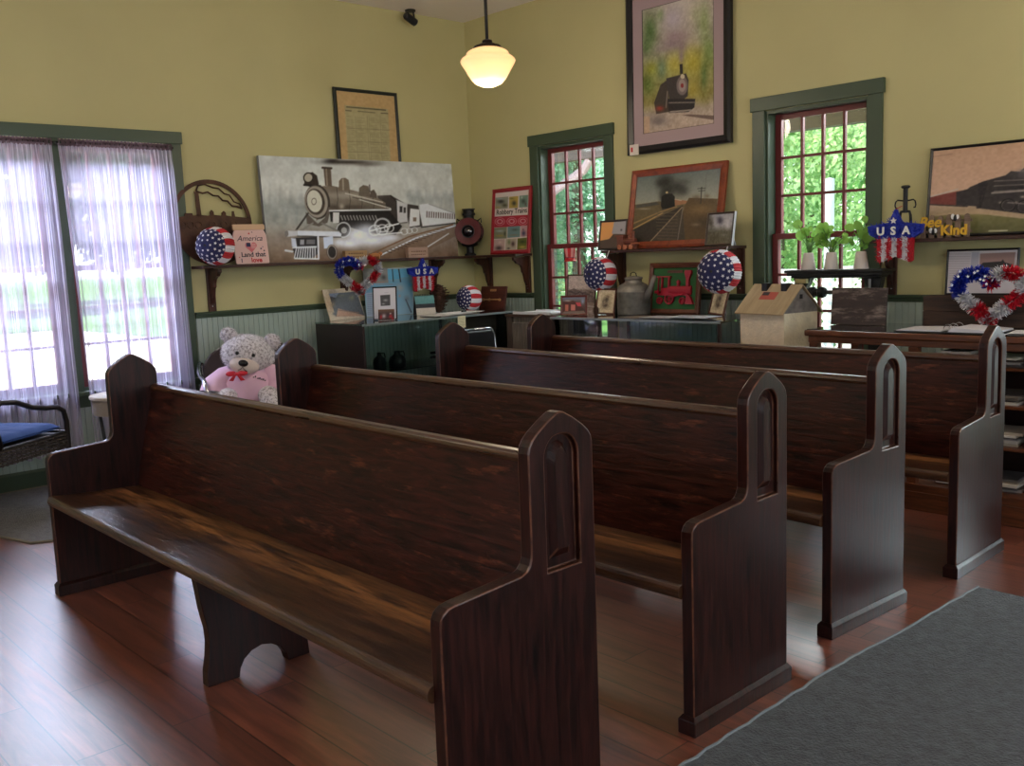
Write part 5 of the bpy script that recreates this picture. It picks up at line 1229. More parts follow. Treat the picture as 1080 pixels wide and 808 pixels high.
b = M(); b.prism([(.13, .15), (.16, .13), (.19, .075), (.12, .075)], 1, -.034, -.0101); b.build('cowcatcher', REN, t)
for x, z, r_ in ((-.125, .098, .026), (-.105, .098, .0), (-.035, .112, .042), (.085, .098, .026)):
    if r_:
        w_ = M(); T = Matrix.Translation((x, -.02, z)) @ Matrix.Rotation(PI / 2, 4, 'X')
        w_.lathe([(r_ * .80, -.006), (r_, -.006), (r_, .009), (r_ * .80, .009), (r_ * .80, -.006)], 24, T=T)
        w_.lathe([(0, -.006), (r_ * .2, -.006), (r_ * .2, .009), (0, .010)], 10, T=T)
        for k in range(8): q = PI * k / 4; w_.tube([(x + r_ * .1 * math.cos(q), -.022, z + r_ * .1 * math.sin(q)), (x + r_ * .85 * math.cos(q), -.022, z + r_ * .85 * math.sin(q))], .003, 5)
        w_.build('wheel', REN, t)
M().tube([(-.035, -.034, .118), (.10, -.034, .145)], .005, 6).build('side_rod', REN, t)
t = picture('sepia_small_frame', 'little brown-framed sepia portrait under the right-hand hanging paper ball', 'framed photo', (-4.02, 5.66, Z2), -.16, .155, .21, .014, .012, BROWNF, sepia(8), lean=.26, roll=.08)
M().prism([(.002, .13), (.005, .13), (.085, fix_easel(.085, .26) + .001), (.078, fix_easel(.078, .26) + .001)], 0, -.015, .015).build('easel_leg', mat('pale_easel', (200, 205, 210), .5), t)
t = thing('loose_papers', 'thin loose papers lying along the front of the long case', 'papers', (-4.25, 5.35, .9405), .03)
for k, (x, y, r_, c) in enumerate(((-.18, 0, .03, (110, 96, 90)), (.02, -.02, -.06, (170, 172, 182)), (.22, .02, .05, (206, 212, 222)), (.30, -.03, -.03, (190, 200, 216)))):
    T = Matrix.Translation((x, y, .0042 * k)) @ Matrix.Rotation(r_, 4, 'Z'); M().box(-.14, .14, -.10, .10, 0, .004, T=T).build('sheet', mat('sheet_%d' % k, c, .6), t)
# toy engine on the middle shelf
t = thing('toy_locomotive', 'tiny wooden toy locomotive in front of the cherry wood frame', 'toy train', (-4.825, YR - .176, SZ + .001), .03); t.scale = (1.2, 1.0, 1.15)
TOYD = wood('toy_dark_wood', (90, 48, 36), (140, 80, 60), .45); TOYL = wood('toy_light_wood', (150, 84, 56), (186, 116, 80), .45)
b = M(); b.box(-.075, .075, -.022, .022, .022, .034); b.build('chassis', TOYD, t, bevel=.002)
b = M(); b.box(-.07, -.02, -.02, .02, .034, .085); b.box(-.082, -.012, -.026, .026, .085, .096); b.build('cab', TOYD, t, bevel=.002)
b = M(); b.lathe([(0, -.02), (.019, -.02), (.019, .07), (0, .07)], 18, T=Matrix.Translation((0, 0, .053)) @ Matrix.Rotation(PI / 2, 4, 'Y')); b.build('boiler', TOYD, t)
b = M(); b.lathe([(0, .068), (.008, .068), (.009, .10), (.012, .118), (0, .118)], 12, c=(.052, 0, 0)); b.lathe([(0, .068), (.008, .068), (.006, .088), (0, .09)], 12, c=(.018, 0, 0)); b.build('smoke_stack', TOYD, t)
for x in (-.045, 0, .045):
    for y in (-.026, .026):
        T = Matrix.Translation((x, y, .017)) @ Matrix.Rotation(PI / 2, 4, 'X'); M().lathe([(0, -.004), (.014, -.004), (.017, -.003), (.017, .003), (.014, .004), (0, .004)], 16, T=T).build('wheel', TOYL, t)
M().box(.04, .088, -.016, .016, .034, .044).build('pilot_block', TOYL, t)

# ------------------------------------------------------------------ padded chairs and the teddy bear
BRV = mat('brown_vinyl', (44, 28, 24), .5, bump=.1, bscale=60)
def padded_chair(label, loc, rz):
    """faces local -y; back at +y"""
    t = thing('padded_chair', label, 'chair', loc, rz)
    w = .56
    b = M(); b.prism([(-w / 2 + .05, 0), (w / 2 - .05, 0), (w / 2, .05), (w / 2, .45), (w / 2 - .05, .5), (-w / 2 + .05, .5), (-w / 2, .45), (-w / 2, .05)], 2, .40, .47)
    b.v = [(x, y - .25, z) for x, y, z in b.v]; b.build('seat', BRV, t, bevel=.02, seg=3)
    b = M(); pr = [(-.29, .02), (.29, .02), (.30, .20)] + [(.30 * math.cos(math.radians(q)), .20 + .235 * math.sin(math.radians(q)) ** .9) for q in range(12, 180, 12)] + [(-.30, .20)]
    b.prism(pr, 1, -.03, .035); T = Matrix.Translation((0, .255, .44)) @ Matrix.Rotation(-.16, 4, 'X'); b.v = [tuple(T @ Vector(v)) for v in b.v]; b.build('backrest', BRV, t, bevel=.016, seg=3)
    for s in (-1, 1):
        x = s * .325
        b = M(); b.tube([(x, -.26, 0), (x, -.265, .30), (x, -.25, .55), (x, -.20, .615), (x, -.10, .635), (x, .10, .635), (x, .22, .66), (x * .96, .30, .72)], .014, 8); b.build('arm_leg', CHROME, t, smooth=True)
        b = M(); b.tube([(x * .92, .30, 0), (x * .92, .26, .40), (x * .93, .30, .72)], .012, 8); b.build('leg', CHROME, t, smooth=True)
    b = M(); b.tube([(-.325, -.22, .385), (.325, -.22, .385)], .01, 8); b.tube([(-.30, .22, .385), (.30, .22, .385)], .01, 8); b.build('stretcher', CHROME, t)
    return t
ch = padded_chair('wide brown padded chair with chrome arms holding the teddy bear', (-6.30, 3.31, 0), PI / 2 - .34); ch.scale = (1.22, 1, 1)

def fur(name, c1, c2, sc):
    m, nt, b_ = newmat(name); N = nt.nodes.new; tc = N('ShaderNodeTexCoord'); n = N('ShaderNodeTexNoise'); n.inputs['Scale'].default_value = sc; n.inputs['Detail'].default_value = 3; n.inputs['Roughness'].default_value = .7
    nt.links.new(tc.outputs['Object'], n.inputs['Vector']); r = N('ShaderNodeValToRGB'); r.color_ramp.elements[0].position = .38; r.color_ramp.elements[1].position = .53
    r.color_ramp.elements[0].color = rgba(c1); r.color_ramp.elements[1].color = rgba(c2); nt.links.new(n.outputs['Fac'], r.inputs[0]); nt.links.new(r.outputs[0], b_.inputs['Base Color'])
    b_.inputs['Roughness'].default_value = .95; b_.inputs['Sheen Weight'].default_value = .4
    bp = N('ShaderNodeBump'); bp.inputs['Strength'].default_value = .8; bp.inputs['Distance'].default_value = .012; nt.links.new(n.outputs['Fac'], bp.inputs['Height']); nt.links.new(bp.outputs[0], b_.inputs['Normal'])
    return m
FUR = fur('frosted_grey_fur', (146, 138, 144), (226, 221, 226), 58); FURW = mat('cream_plush', (222, 208, 200), .95, bump=.4, bscale=80)
PLUSH = mat('black_nose_plastic', (14, 14, 16), .25)
bear = thing('teddy_bear', 'big grey teddy bear in pink shirt with red bow sitting on the chair', 'teddy bear', (-6.26, 3.215, .471), PI / 2 - .62)
BEARZ = .72
def fuzzball(b, c, r, seed, n, L=.016):
    b.ball(c, r, 28, 18, bump=.03, bs=9); rg = random.Random(seed); r = r if hasattr(r, '__len__') else (r, r, r)
    for _ in range(n):
        d = Vector((rg.gauss(0, 1), rg.gauss(0, 1), rg.gauss(0, 1))).normalized(); p = Vector(c) + Vector((d.x * r[0], d.y * r[1], d.z * r[2])); q = d.orthogonal().normalized() * .0016
        e = (d + Vector((rg.uniform(-.6, .6), rg.uniform(-.6, .6), rg.uniform(-.8, .3)))).normalized()
        b.add([p - q, p + q, p + e * L], [(0, 1, 2)])
# body: one continuous surface of joined plump forms
b = M(); b.ball((0, .02, .15), (.185, .16, .20), 28, 18)
b.tube([(-.13, -.02, .25), (-.20, -.06, .17), (-.22, -.12, .09)], [.075, .07, .065], 14); b.tube([(.13, -.02, .25), (.20, -.06, .17), (.22, -.12, .09)], [.075, .07, .065], 14)
for s in (-1, 1): b.tube([(s * .10, -.06, .075), (s * .15, -.17, .07), (s * .17, -.25, -.02)], [.085, .085, .078], 16); b.ball((s * .175, -.27, -.06), (.078, .06, .09), 16, 10); b.ball((s * .24, -.13, .02), (.058, .058, .058), 14, 10)
b.v = [(x, y, z * BEARZ) for x, y, z in b.v]; body = b.build('body', FUR, bear, smooth=True); rm = body.modifiers.new('skin', 'REMESH'); rm.mode = 'VOXEL'; rm.voxel_size = .014; rm.use_smooth_shade = True
# shirt over the torso and upper arms
b = M(); b.lathe([(.225, -.015), (.24, .03), (.238, .10), (.228, .16), (.205, .23), (.165, .285), (.10, .32)], 36, T=Matrix.Translation((0, .012, .02)) @ Matrix.Scale(.88, 4, (0, 1, 0)))
for s in (-1, 1): b.tube([(s * .09, -.01, .285), (s * .155, -.03, .25), (s * .212, -.07, .18), (s * .236, -.12, .09)], [.075, .098, .104, .108], 16, cap=False)
b.v = [(x + .006 * math.sin(30 * z + 8 * x), y + .007 * math.sin(26 * x + 20 * z), z + .004 * math.sin(30 * x)) for x, y, z in b.v]
b.v = [(x, y, z * BEARZ) for x, y, z in b.v]; b.build('shirt', mat('pink_jersey', (230, 190, 214), .85, bump=.2, bscale=30), bear, smooth=True)
b = M()
for k, (x, z) in enumerate(((.05, .248), (.062, .250), (.080, .236), (.092, .232), (.104, .226), (.116, .220), (.128, .214))): b.box(x - .004, x + .005, -.004, .0, z - .008, z + .006 * (k % 2 + .5))
b.v = [(x, y - .196 - (.25 - z) * .55, z * BEARZ) for x, y, z in b.v]
b.build('shirt_print', DKINK, bear)
HT = Matrix.Translation((.0, -.03, .322)) @ Matrix.Rotation(.20, 4, 'Y') @ Matrix.Rotation(.10, 4, 'X')
b = M(); fuzzball(b, (0, 0, 0), (.182, .16, .140), 3, 2600)
head = b.build('head', FUR, bear, smooth=True); head.matrix_local = HT
for s in (-1, 1):
    b = M(); fuzzball(b, (s * .150, .02, .112), (.056, .03, .054), 5 + s, 500, .013); b.build('ear', FUR, head, smooth=True)
b = M(); b.ball((0, -.132, -.052), (.102, .065, .062), 24, 14); b.build('muzzle', FURW, head, smooth=True)
b = M(); b.ball((0, -.197, -.024), (.034, .02, .024), 18, 12); b.build('nose', PLUSH, head, smooth=True)
for s in (-1, 1):
    b = M(); b.ball((s * .055, -.150, .030), (.013, .010, .013), 14, 10); b.build('eye', PLUSH, head, smooth=True)
b = M(); b.tube([(-.03, -.192, -.078), (-.012, -.199, -.068), (0, -.2, -.05), (.012, -.199, -.068), (.03, -.192, -.078)], .0025, 5); b.build('mouth', PLUSH, head)
BOW = mat('red_satin_bow', (214, 30, 54), .4, sheen=.2)
b = M(); b.ball((-.06, -.175, .285), (.02, .014, .018), 12, 8)
for s in (-1, 1): b.ball((-.06 + s * .038, -.172, .290), (.036, .014, .026), 14, 8, bump=.15); b.prism([(-.06, .28), (-.06 + s * .022, .275), (-.06 + s * .055, .225), (-.06 + s * .025, .220)], 1, -.182, -.178)
b.v = [(x, y - .035, z * BEARZ) for x, y, z in b.v]; b.build('bow', BOW, bear, smooth=True)

# wicker armchair at the left edge
t = thing('wicker_chair', 'dark wicker armchair with metal arms and blue cushion at the left edge', 'chair', (-6.30, 1.55, 0), .62)
STEEL = mat('dark_bronze_tube', (52, 46, 46), .35, metal=.6)
WICK = mat('dark_wicker', (50, 40, 36), .6)
# local: faces +y (towards the curtains), x to the right
for s in (-1, 1):
    x = s * .285
    b = M(); b.tube([(x, -.42, 0), (x, -.37, .30), (x, -.375, .55), (x, -.35, .66), (x, -.27, .70), (x, -.15, .685), (x, -.02, .635), (x, .10, .610), (x, .20, .600), (x, .255, .57), (x, .275, .50), (x, .27, .30), (x, .285, 0)], .0165, 10); b.build('arm', STEEL, t, smooth=True)
def weave(b, p0, ux, uz, w, h, nx, nz, th=.006):
    """basket weave panel from corner p0 spanned by ux*w and uz*h"""
    n_ = ux.cross(uz).normalized()
    for k in range(nz):
        path = []; z = (k + .5) * h / nz
        for i in range(nx * 2 + 1): path.append(p0 + ux * (w * i / (nx * 2)) + uz * z + n_ * (th * .7 * (1 if (i + k) % 2 else -1)))
        b.tube(path, h / nz * .42, 5)
    for i in range(nx): q = p0 + ux * (w * (i + .5) / nx); b.tube([q, q + uz * h], .004, 5)
for s in (-1, 1):
    b = M(); weave(b, Vector((s * .285, -.36, .335)), Vector((0, 1, 0)), Vector((0, 0, 1)), .63, .095, 16, 5); b.build('seat_apron', WICK, t)
b = M(); weave(b, Vector((-.28, .275, .335)), Vector((1, 0, 0)), Vector((0, 0, 1)), .56, .095, 14, 5); b.build('front_apron', WICK, t)
b = M(); weave(b, Vector((-.27, -.285, .43)), Vector((1, 0, 0)), Vector((0, -.2, 1)).normalized(), .54, .46, 14, 20); b.build('backrest', WICK, t)
b = M(); b.tube([(-.27, -.28, .43), (-.27, -.37, .88), (-.2, -.385, .93), (.2, -.385, .93), (.27, -.37, .88), (.27, -.28, .43)], .015, 8); b.build('back_frame', STEEL, t, smooth=True)
b = M(); b.tube([(-.285, -.28, .435), (-.285, .272, .435), (.285, .272, .435), (.285, -.28, .435)], .011, 8, closed=True); b.build('seat_rail', STEEL, t)
b = M(); b.box(-.275, .275, -.27, .262, .418, .43); b.build('seat', WICK, t)
b = M(); n = 14; vs = []
for zz, f in ((.437, .97), (.46, 1.0), (.492, .96), (.50, .86)):
    pass
nx = 18
def cush(u, v): return .026 * (max(0, (1 - abs(u) ** 6)) * max(0, (1 - abs(v) ** 6))) ** .5
for top in (1, -1):
    for j in range(nx + 1):
        for i in range(nx + 1):
            u, v = 2 * i / nx - 1, 2 * j / nx - 1; tf = .012 * (abs(math.cos(u * PI * 1.5)) < .12 or abs(math.cos(v * PI * 1.5)) < .12)
            vs.append((u * .265, v * .25 - .005, .474 + top * cush(u, v) * (1.35 if top > 0 else 1) - (tf if top > 0 else 0)))
N1 = (nx + 1) ** 2
fs = [(j * (nx + 1) + i, j * (nx + 1) + i + 1, (j + 1) * (nx + 1) + i + 1, (j + 1) * (nx + 1) + i) for j in range(nx) for i in range(nx)]
fs += [tuple(N1 + q for q in reversed(f)) for f in list(fs)]
M().add(vs, fs).build('cushion', mat('blue_cushion_cloth', (38, 70, 130), .85, bump=.15, bscale=200), t, smooth=True)

# little round side table
t = thing('side_table', 'small round side table with pale top and black legs by the curtain gap', 'side table', (-6.27, 2.30, 0))
STONE = mat('pale_mottled_top', (196, 184, 172), .5, var=.12, vscale=30)
M().lathe([(0, .60), (.185, .60), (.19, .606), (.19, .618), (.185, .624), (0, .624)], 36).build('top', STONE, t)
M().lathe([(.165, .50), (.172, .50), (.172, .5995), (.165, .5995)], 36).build('apron', mat('woven_apron', (150, 138, 128), .8, bump=.5, bscale=120), t)
for k in range(4):
    a_ = PI / 4 + k * PI / 2; M().tube([(.16 * math.cos(a_), .16 * math.sin(a_), .5995), (.13 * math.cos(a_), .13 * math.sin(a_), .3), (.17 * math.cos(a_), .17 * math.sin(a_), 0)], .011, 8).build('leg', BLACK, t, smooth=True)

# black stacking chair between the pews and the corner
t = thing('stacking_chair', 'black vinyl stacking chair with chrome frame past the third pew', 'chair', (-5.50, 4.865, 0), PI / 2)
BV = mat('black_vinyl', (16, 17, 22), .45)
b = M(); b.box(-.20, .20, -.22, .17, .43, .47); b.build('seat', BV, t, bevel=.018, seg=3)
b = M(); pr = [(-.19, .60), (.19, .60), (.20, .64), (.195, .80), (.165, .838), (-.165, .838), (-.195, .80), (-.20, .64)]; b.prism(pr, 1, .205, .24); b.build('backrest', BV, t, bevel=.012, seg=3)
for s in (-1, 1):
    x = s * .205
    M().tube([(x * 1.05, .26, 0), (x, .16, .43), (x, .20, .60), (x, .228, .79), (x * .90, .232, .835), (x * .78, .232, .848), (0, .232, .85)], .011, 8).build('back_leg', CHROME, t, smooth=True)
    M().tube([(x * 1.05, -.24, 0), (x, -.20, .42), (x, .15, .424)], .011, 8).build('leg', CHROME, t, smooth=True)

# ------------------------------------------------------------------ oak display counter on the right
TZ = .94
t = thing('display_counter', 'oak display counter with glass top and stacks of old papers inside', 'counter', (0, 0, 0))
X0, X1, Y0, Y1 = -2.875, -1.22, 4.885, 5.44
b = M(); e = .07
b.box(X0, X1, Y0, Y0 + e, TZ - .038, TZ - .004); b.box(X0, X1, Y1 - e, Y1, TZ - .038, TZ - .004); b.box(X0, X0 + e, Y0 + e, Y1 - e, TZ - .038, TZ - .004); b.box(X1 - e, X1, Y0 + e, Y1 - e, TZ - .038, TZ - .004)
b.build('top_frame', TABLEW, t, bevel=.006)
M().box(X0 + .012, X1 - .012, Y0 + .012, Y1 - .012, TZ - .0035, TZ).build('top_glass', TOPGLASS, t)
M().box(X0 + .014, X1 - .014, Y0 + .02, Y0 + .045, TZ - .075, TZ - .039).build('front_rail', TABLEW, t, bevel=.003)
for x in (X0 + .02, -2.28, X1 - .07):
    M().box(x, x + .05, Y0 + .018, Y0 + .062, .14, TZ - .039 if x < X0 + .1 else TZ - .076).build('front_post', TABLEW, t, bevel=.003)
for x in (X0 + .02, X1 - .07):
    M().box(x, x + .05, Y1 - .06, Y1 - .018, .14, TZ - .039).build('back_post', TABLEW, t, bevel=.003)
b = M(); b.box(X0 + .01, X1 - .01, Y0 + .012, Y1 - .012, 0, .14); b.build('base', TABLEW, t, bevel=.004)
b = M(); b.box(X0 - .0, X1, Y0 + .002, Y0 + .0119, .0, .10); b.build('base_moulding', TABLEW, t, bevel=.003)
for z in (.36, .57, .76): M().box(-2.255, X1 - .03, Y0 + .07, Y1 - .065, z, z + .016).build('inner_shelf', TABLEW, t, bevel=.002)
M().box(-2.255, X1 - .03, Y1 - .06, Y1 - .05, .14, TZ - .05).build('back_panel', DARKCASE, t)
rg = random.Random(12); k = 0
for z, nm in ((.1405, 'bottom'), (.3765, 'lower'), (.5865, 'middle'), (.7765, 'upper')):
    for i, x in enumerate((-2.06, -1.84, -1.62, -1.40)):
        lb = 'pile of old papers, %s level of oak counter, %s' % (nm, ('first from its inner post', 'second from its inner post', 'third from its inner post', 'nearest its far end')[i])
        p = thing('paper_pile', lb, 'paper pile', (x, 5.10, z), rg.uniform(-.06, .06), 'paper piles inside the oak counter')
        hh = 0
        for q in range(rg.randint(3, 6)):
            th = rg.uniform(.006, .018); T = Matrix.Translation((rg.uniform(-.02, .02), rg.uniform(-.02, .02), hh)) @ Matrix.Rotation(rg.uniform(-.12, .12), 4, 'Z'); w_ = rg.uniform(.07, .085)
            c = rg.choice(((168, 156, 138), (120, 108, 94), (196, 188, 176), (84, 78, 76), (146, 140, 136), (60, 50, 46)))
            M().box(-w_, w_, -.11, .11, 0, th - .0006, T=T).build('bundle', mat('aged_paper_%d_%d_%d' % c, c, .85), p); hh += th
# things on the counter
TT = TZ + .001
t = thing('dark_board', 'dark brown weathered board with pale scuffs standing before the potted plants', 'board', (-2.73, 5.215, TT), -.02, lean=.08)
b = M(); b.box(-.168, .168, 0, .02, 0, .215); b.build('plank', wood('scuffed_dark_plank', (44, 34, 32), (66, 50, 46), .6, (2.5, 18, 18), worn=(176, 160, 150), wornscale=2.2, wornat=.50), t, bevel=.002)
t = thing('rustic_box', 'rustic dark boarded box behind the right tinsel heart wreath', 'box', (-2.395, 5.318, TT), -.012)
b = M()
for k in range(2):
    b.box(0, .80, .0, .014, .083 * k, .083 * k + .081); b.box(0, .80, .106, .12, .083 * k, .083 * k + .081)
b.build('side_boards', BARND, t, bevel=.002)
b = M(); b.box(.0, .014, .0141, .1059, 0, .164); b.box(.786, .80, .0141, .1059, 0, .164); b.build('end_boards', BARND, t, bevel=.002)
M().box(.0141, .7859, .0141, .1059, .0, .012).build('bottom', BARND, t)
t = thing('ring_binder', 'open ring binder of white pages on the oak counter', 'binder', (-2.115, 5.06, TT), .02)
b = M(); b.box(-.26, -.012, -.13, .13, 0, .004); b.box(.012, .26, -.13, .13, 0, .004); b.box(-.012, .012, -.13, .13, 0, .003); b.build('cover', mat('black_binder_cover', (30, 30, 34), .5), t)
b = M()
for s in (-1, 1):
    pts = [(s * .02, .0042), (s * .25, .0042), (s * .25, .008 if s < 0 else .012), (s * .12, .012 if s < 0 else .022), (s * .04, .013 if s < 0 else .026), (s * .02, .01)]
    b.prism(pts if s > 0 else pts, 1, -.122, .122)
b.build('pages', mat('binder_pages', (206, 204, 212), .7), t)
b = M()
for y in (-.07, 0, .07): M().tube([(.024 * math.cos(q), y, .012 + .026 * math.sin(q)) for q in [PI * i / 12 for i in range(13)]], .002, 6).build('ring', CHROME, t)
t = thing('loose_sheets', 'loose white and blue sheets right of the ring binder on the oak counter', 'papers', (-1.66, 5.13, TT), -.1)
for k, (x, y, r_, c) in enumerate(((0, 0, .1, (190, 196, 214)), (.09, -.03, -.12, (120, 150, 214)), (-.06, -.05, .25, (206, 206, 212)))):
    T = Matrix.Translation((x, y, .0015 * k)) @ Matrix.Rotation(r_, 4, 'Z'); M().box(-.11, .11, -.10, .10, 0, .0013, T=T).build('sheet', mat('loose_sheet_%d' % k, c, .7), t)

# little depot house on a stand
t = thing('house_stand', 'plain wooden stand under the model depot, hidden behind the last pew', 'stand', (-3.365, 5.405, 0), -.18)
b = M(); b.box(-.21, .21, -.16, .16, .70, .72); b.build('top', TABLEW, t, bevel=.003)
for x in (-.18, .18):
    for y in (-.13, .13): M().box(x - .02, x + .02, y - .02, y + .02, 0, .6995).build('leg', TABLEW, t)
t = thing('model_house', 'cardboard-roofed model depot with two black chimneys and a red patch on its roof', 'model house', (-3.365, 5.405, .7205), -.18)
CARD = wood('corrugated_card_roof', (158, 138, 108), (184, 164, 132), .8, (14, 2, 2)); STUC = mat('beige_stucco', (230, 214, 190), .9, bump=.4, bscale=60, var=.08, vscale=20); SIDEW = mat('cream_stucco', (230, 220, 194), .9, bump=.8, bscale=50, var=.1, vscale=12)
w_, d_, e_, rg_ = .182, .150, .305, .450
b = M(); b.box(-w_, w_, -d_, d_, 0, e_ - .004); b.build('walls', STUC, t)
b = M()
b.box(w_ + .0002, w_ + .003, -d_, d_, 0, e_ - .03); b.build('stucco_side', SIDEW, t)
GRY = mat('grey_shingle_print', (128, 124, 122), .85, var=.25, vscale=30)
b = M(); b.prism([(-d_, e_ - .0301), (d_, e_ - .0301), (d_, e_), (0, rg_ - .02), (-d_, e_)], 0, w_ - .01, w_ + .003); b.build('gable', GRY, t); b = M(); b.prism([(-d_, e_ - .0039), (d_, e_ - .0039), (0, rg_ - .02)], 0, -w_ - .003, -w_ + .01); b.build('gable', GRY, t)
ov = .032
for s in (-1, 1):
    b = M(); y1 = s * (d_ + ov); z1 = e_ - ov * (rg_ - e_) / d_
    b.add([(x, y, z) for x in (-w_ - .02, w_ + .02) for y, z in ((0, rg_), (y1, z1), (y1, z1 - .008), (0, rg_ - .010))], [(0, 1, 5, 4), (1, 2, 6, 5), (2, 3, 7, 6), (3, 0, 4, 7), (0, 3, 2, 1), (4, 5, 6, 7)]); b.build('roof_panel', CARD, t)
sl = (rg_ - e_) / d_
b = M(); q = Vector((0, -d_, -(rg_ - e_))).normalized(); nrm = Vector((0, -(rg_ - e_), d_)).normalized()
def roofq(x0, x1, s0, s1, h): return [Vector((x, 0, rg_)) + q * s_ + nrm * h for x, s_ in ((x0, s0), (x1, s0), (x1, s1), (x0, s1))]
b.add(roofq(-.075, .055, .07, .135, .0006), [(0, 1, 2, 3)]); b.build('red_patch', mat('faded_red_print', (176, 84, 74), .8), t)
b = M(); b.add(roofq(-.070, -.015, .072, .10, .0011), [(0, 1, 2, 3)]); b.build('patch_canton', mat('dark_print', (56, 54, 60), .8), t)
for x in (-.075, .085): M().box(x - .022, x + .022, -.045, .012, rg_ - .055, rg_ + .006).build('chimney', BLACK, t)
M().box(w_ + .0031, w_ + .006, -.012, .012, rg_ - .09, rg_ - .062).build('gable_vent', BLACK, t)

# black cast-iron stand with three plants
t = thing('iron_stand', 'black cast-iron stand in front of the right red window carrying three plants', 'stand', (-3.09, 5.655, 0))
b = M(); b.box(-.335, .335, -.085, .085, 1.232, 1.25); b.box(-.322, .322, -.075, .075, 1.212, 1.232); b.box(-.30, .30, -.06, .06, 1.198, 1.212); b.build('top', IRON, t, bevel=.004)
for s in (-1, 1):
    b = M(); b.prism([(s * .30, 1.198), (s * .18, 1.198), (s * .19, 1.17), (s * .215, 1.13), (s * .225, 1.02), (s * .215, .80), (s * .225, .4), (s * .22, .05), (s * .16, .03), (s * .16, 0), (s * .33, 0), (s * .33, .03), (s * .285, .05), (s * .27, .4), (s * .285, .8), (s * .275, 1.02), (s * .285, 1.13)], 1, -.03, .03); b.build('post', IRON, t, bevel=.006)
    b = M(); b.tube([(s * .235, -.05, 1.19), (s * .235, -.052, 1.12), (s * .20, -.055, 1.09)], .009, 8); b.build('latch_arm', mat('worn_steel', (120, 120, 122), .35, metal=.8), t)
b = M(); b.tube([(-.22, 0, 1.105), (.22, 0, 1.105)], .013, 10); b.build('crossbar', mat('grey_iron_bar', (70, 70, 66), .5, metal=.4), t)
b = M(); b.lathe([(0, -.055), (.03, -.055), (.036, -.04), (.036, -.02), (.026, -.012), (.026, .012), (.036, .02), (.036, .04), (.03, .055), (0, .055)], 18, T=Matrix.Translation((-.135, -.02, 1.105)) @ Matrix.Rotation(PI / 2, 4, 'Y')); b.build('spool', IRON, t)
b = M(); b.tube([(-.22, 0, .22), (.22, 0, .22)], .015, 10); b.build('lower_crossbar', IRON, t)
b = M(); b.box(-.26, -.18, -.075, -.05, 1.165, 1.195); b.build('name_tag', mat('brass_tag', (150, 138, 100), .4, metal=.6), t)
POT = mat('white_cone_vase', (206, 196, 190), .55); LEAF = None; STEM = mat('plant_stem', (96, 130, 70), .6)
def plant(label, loc, seed, spread, n, up):
    t = thing('potted_plant', label, 'potted plant', loc, 0, 'plants on the iron stand')
    M().lathe([(0, 0), (.045, 0), (.046, .004), (.031, .105), (.029, .108), (.025, .108), (.025, .09), (0, .088)], 24).build('pot', POT, t, smooth=True)
    rg = random.Random(seed); st = M(); lf = M()
    for k in range(n):
        a_ = rg.uniform(0, 2 * PI); x, z = rg.uniform(*spread), rg.uniform(*up); y = rg.uniform(-.05, .05); p1 = Vector((x, y, z))
        pts = [Vector((0, 0, .085)), Vector((x * .25, y * .3, .085 + (z - .085) * .55)), p1]; st.tube(pts, .0022, 5)
        d = Vector((math.cos(a_), -abs(math.sin(a_)) - .3, rg.uniform(-.3, .6))).normalized(); u = Vector((rg.uniform(-1, 1), rg.uniform(-.4, .4), rg.uniform(-.6, 1))).normalized(); v = d.cross(u).normalized(); r_ = rg.uniform(.022, .036)
        ring = [p1 + (u * (math.cos(q) - .0) + v * math.sin(q) * .86) * r_ + d * (-.006 * math.cos(2 * q)) for q in [2 * PI * i / 12 for i in range(12)]]
        lf.add([p1 + d * .004] + ring, [(0, 1 + i, 1 + (i + 1) % 12) for i in range(12)])
    st.build('stems', STEM, t, smooth=True); lf.build('leaves', MATS.get('houseplant') or MATS.setdefault('houseplant', leafmat('houseplant_leaves', (92, 150, 62), (176, 212, 112))), t, smooth=True)
plant('leafy plant in white cone vase at the left end of the iron stand', (-3.295, 5.65, 1.2505), 5, (-.06, .14), 16, (.16, .30))
plant('leafy plant in white cone vase in the middle of the iron stand', (-3.135, 5.65, 1.2505), 8, (-.09, .13), 20, (.15, .29))
plant('leafy plant in white cone vase right end of the iron stand, beside the tinsel star', (-2.935, 5.65, 1.2505), 14, (-.05, .06), 14, (.12, .31))

# iron spike ornament on the right shelf
t = thing('iron_candle_stand', 'black iron post ornament with curled arms on the right shelf', 'ornament', (-2.70, YR - .10, SZ + .001), .2)
b = M(); b.lathe([(0, .300), (.020, .300), (.026, .306), (.026, .313), (.018, .318), (0, .318)], 16); b.tube([(0, 0, .155), (0, 0, .302)], .014, 10); b.build('post', IRON, t)
b = M()
for s in (-1, 1): b.tube([(0, 0, .225), (s * .045, 0, .232), (s * .056, 0, .222), (s * .060, 0, .20), (s * .055, 0, .185), (s * .047, 0, .186)], .0045, 8)
b.build('arms', IRON, t)
for s in (-1, 1): M().tube([(0, 0, .165), (s * .024, 0, .162), (s * .030, 0, .14), (s * .036, 0, .0)], .0085, 8).build('leg', IRON, t)
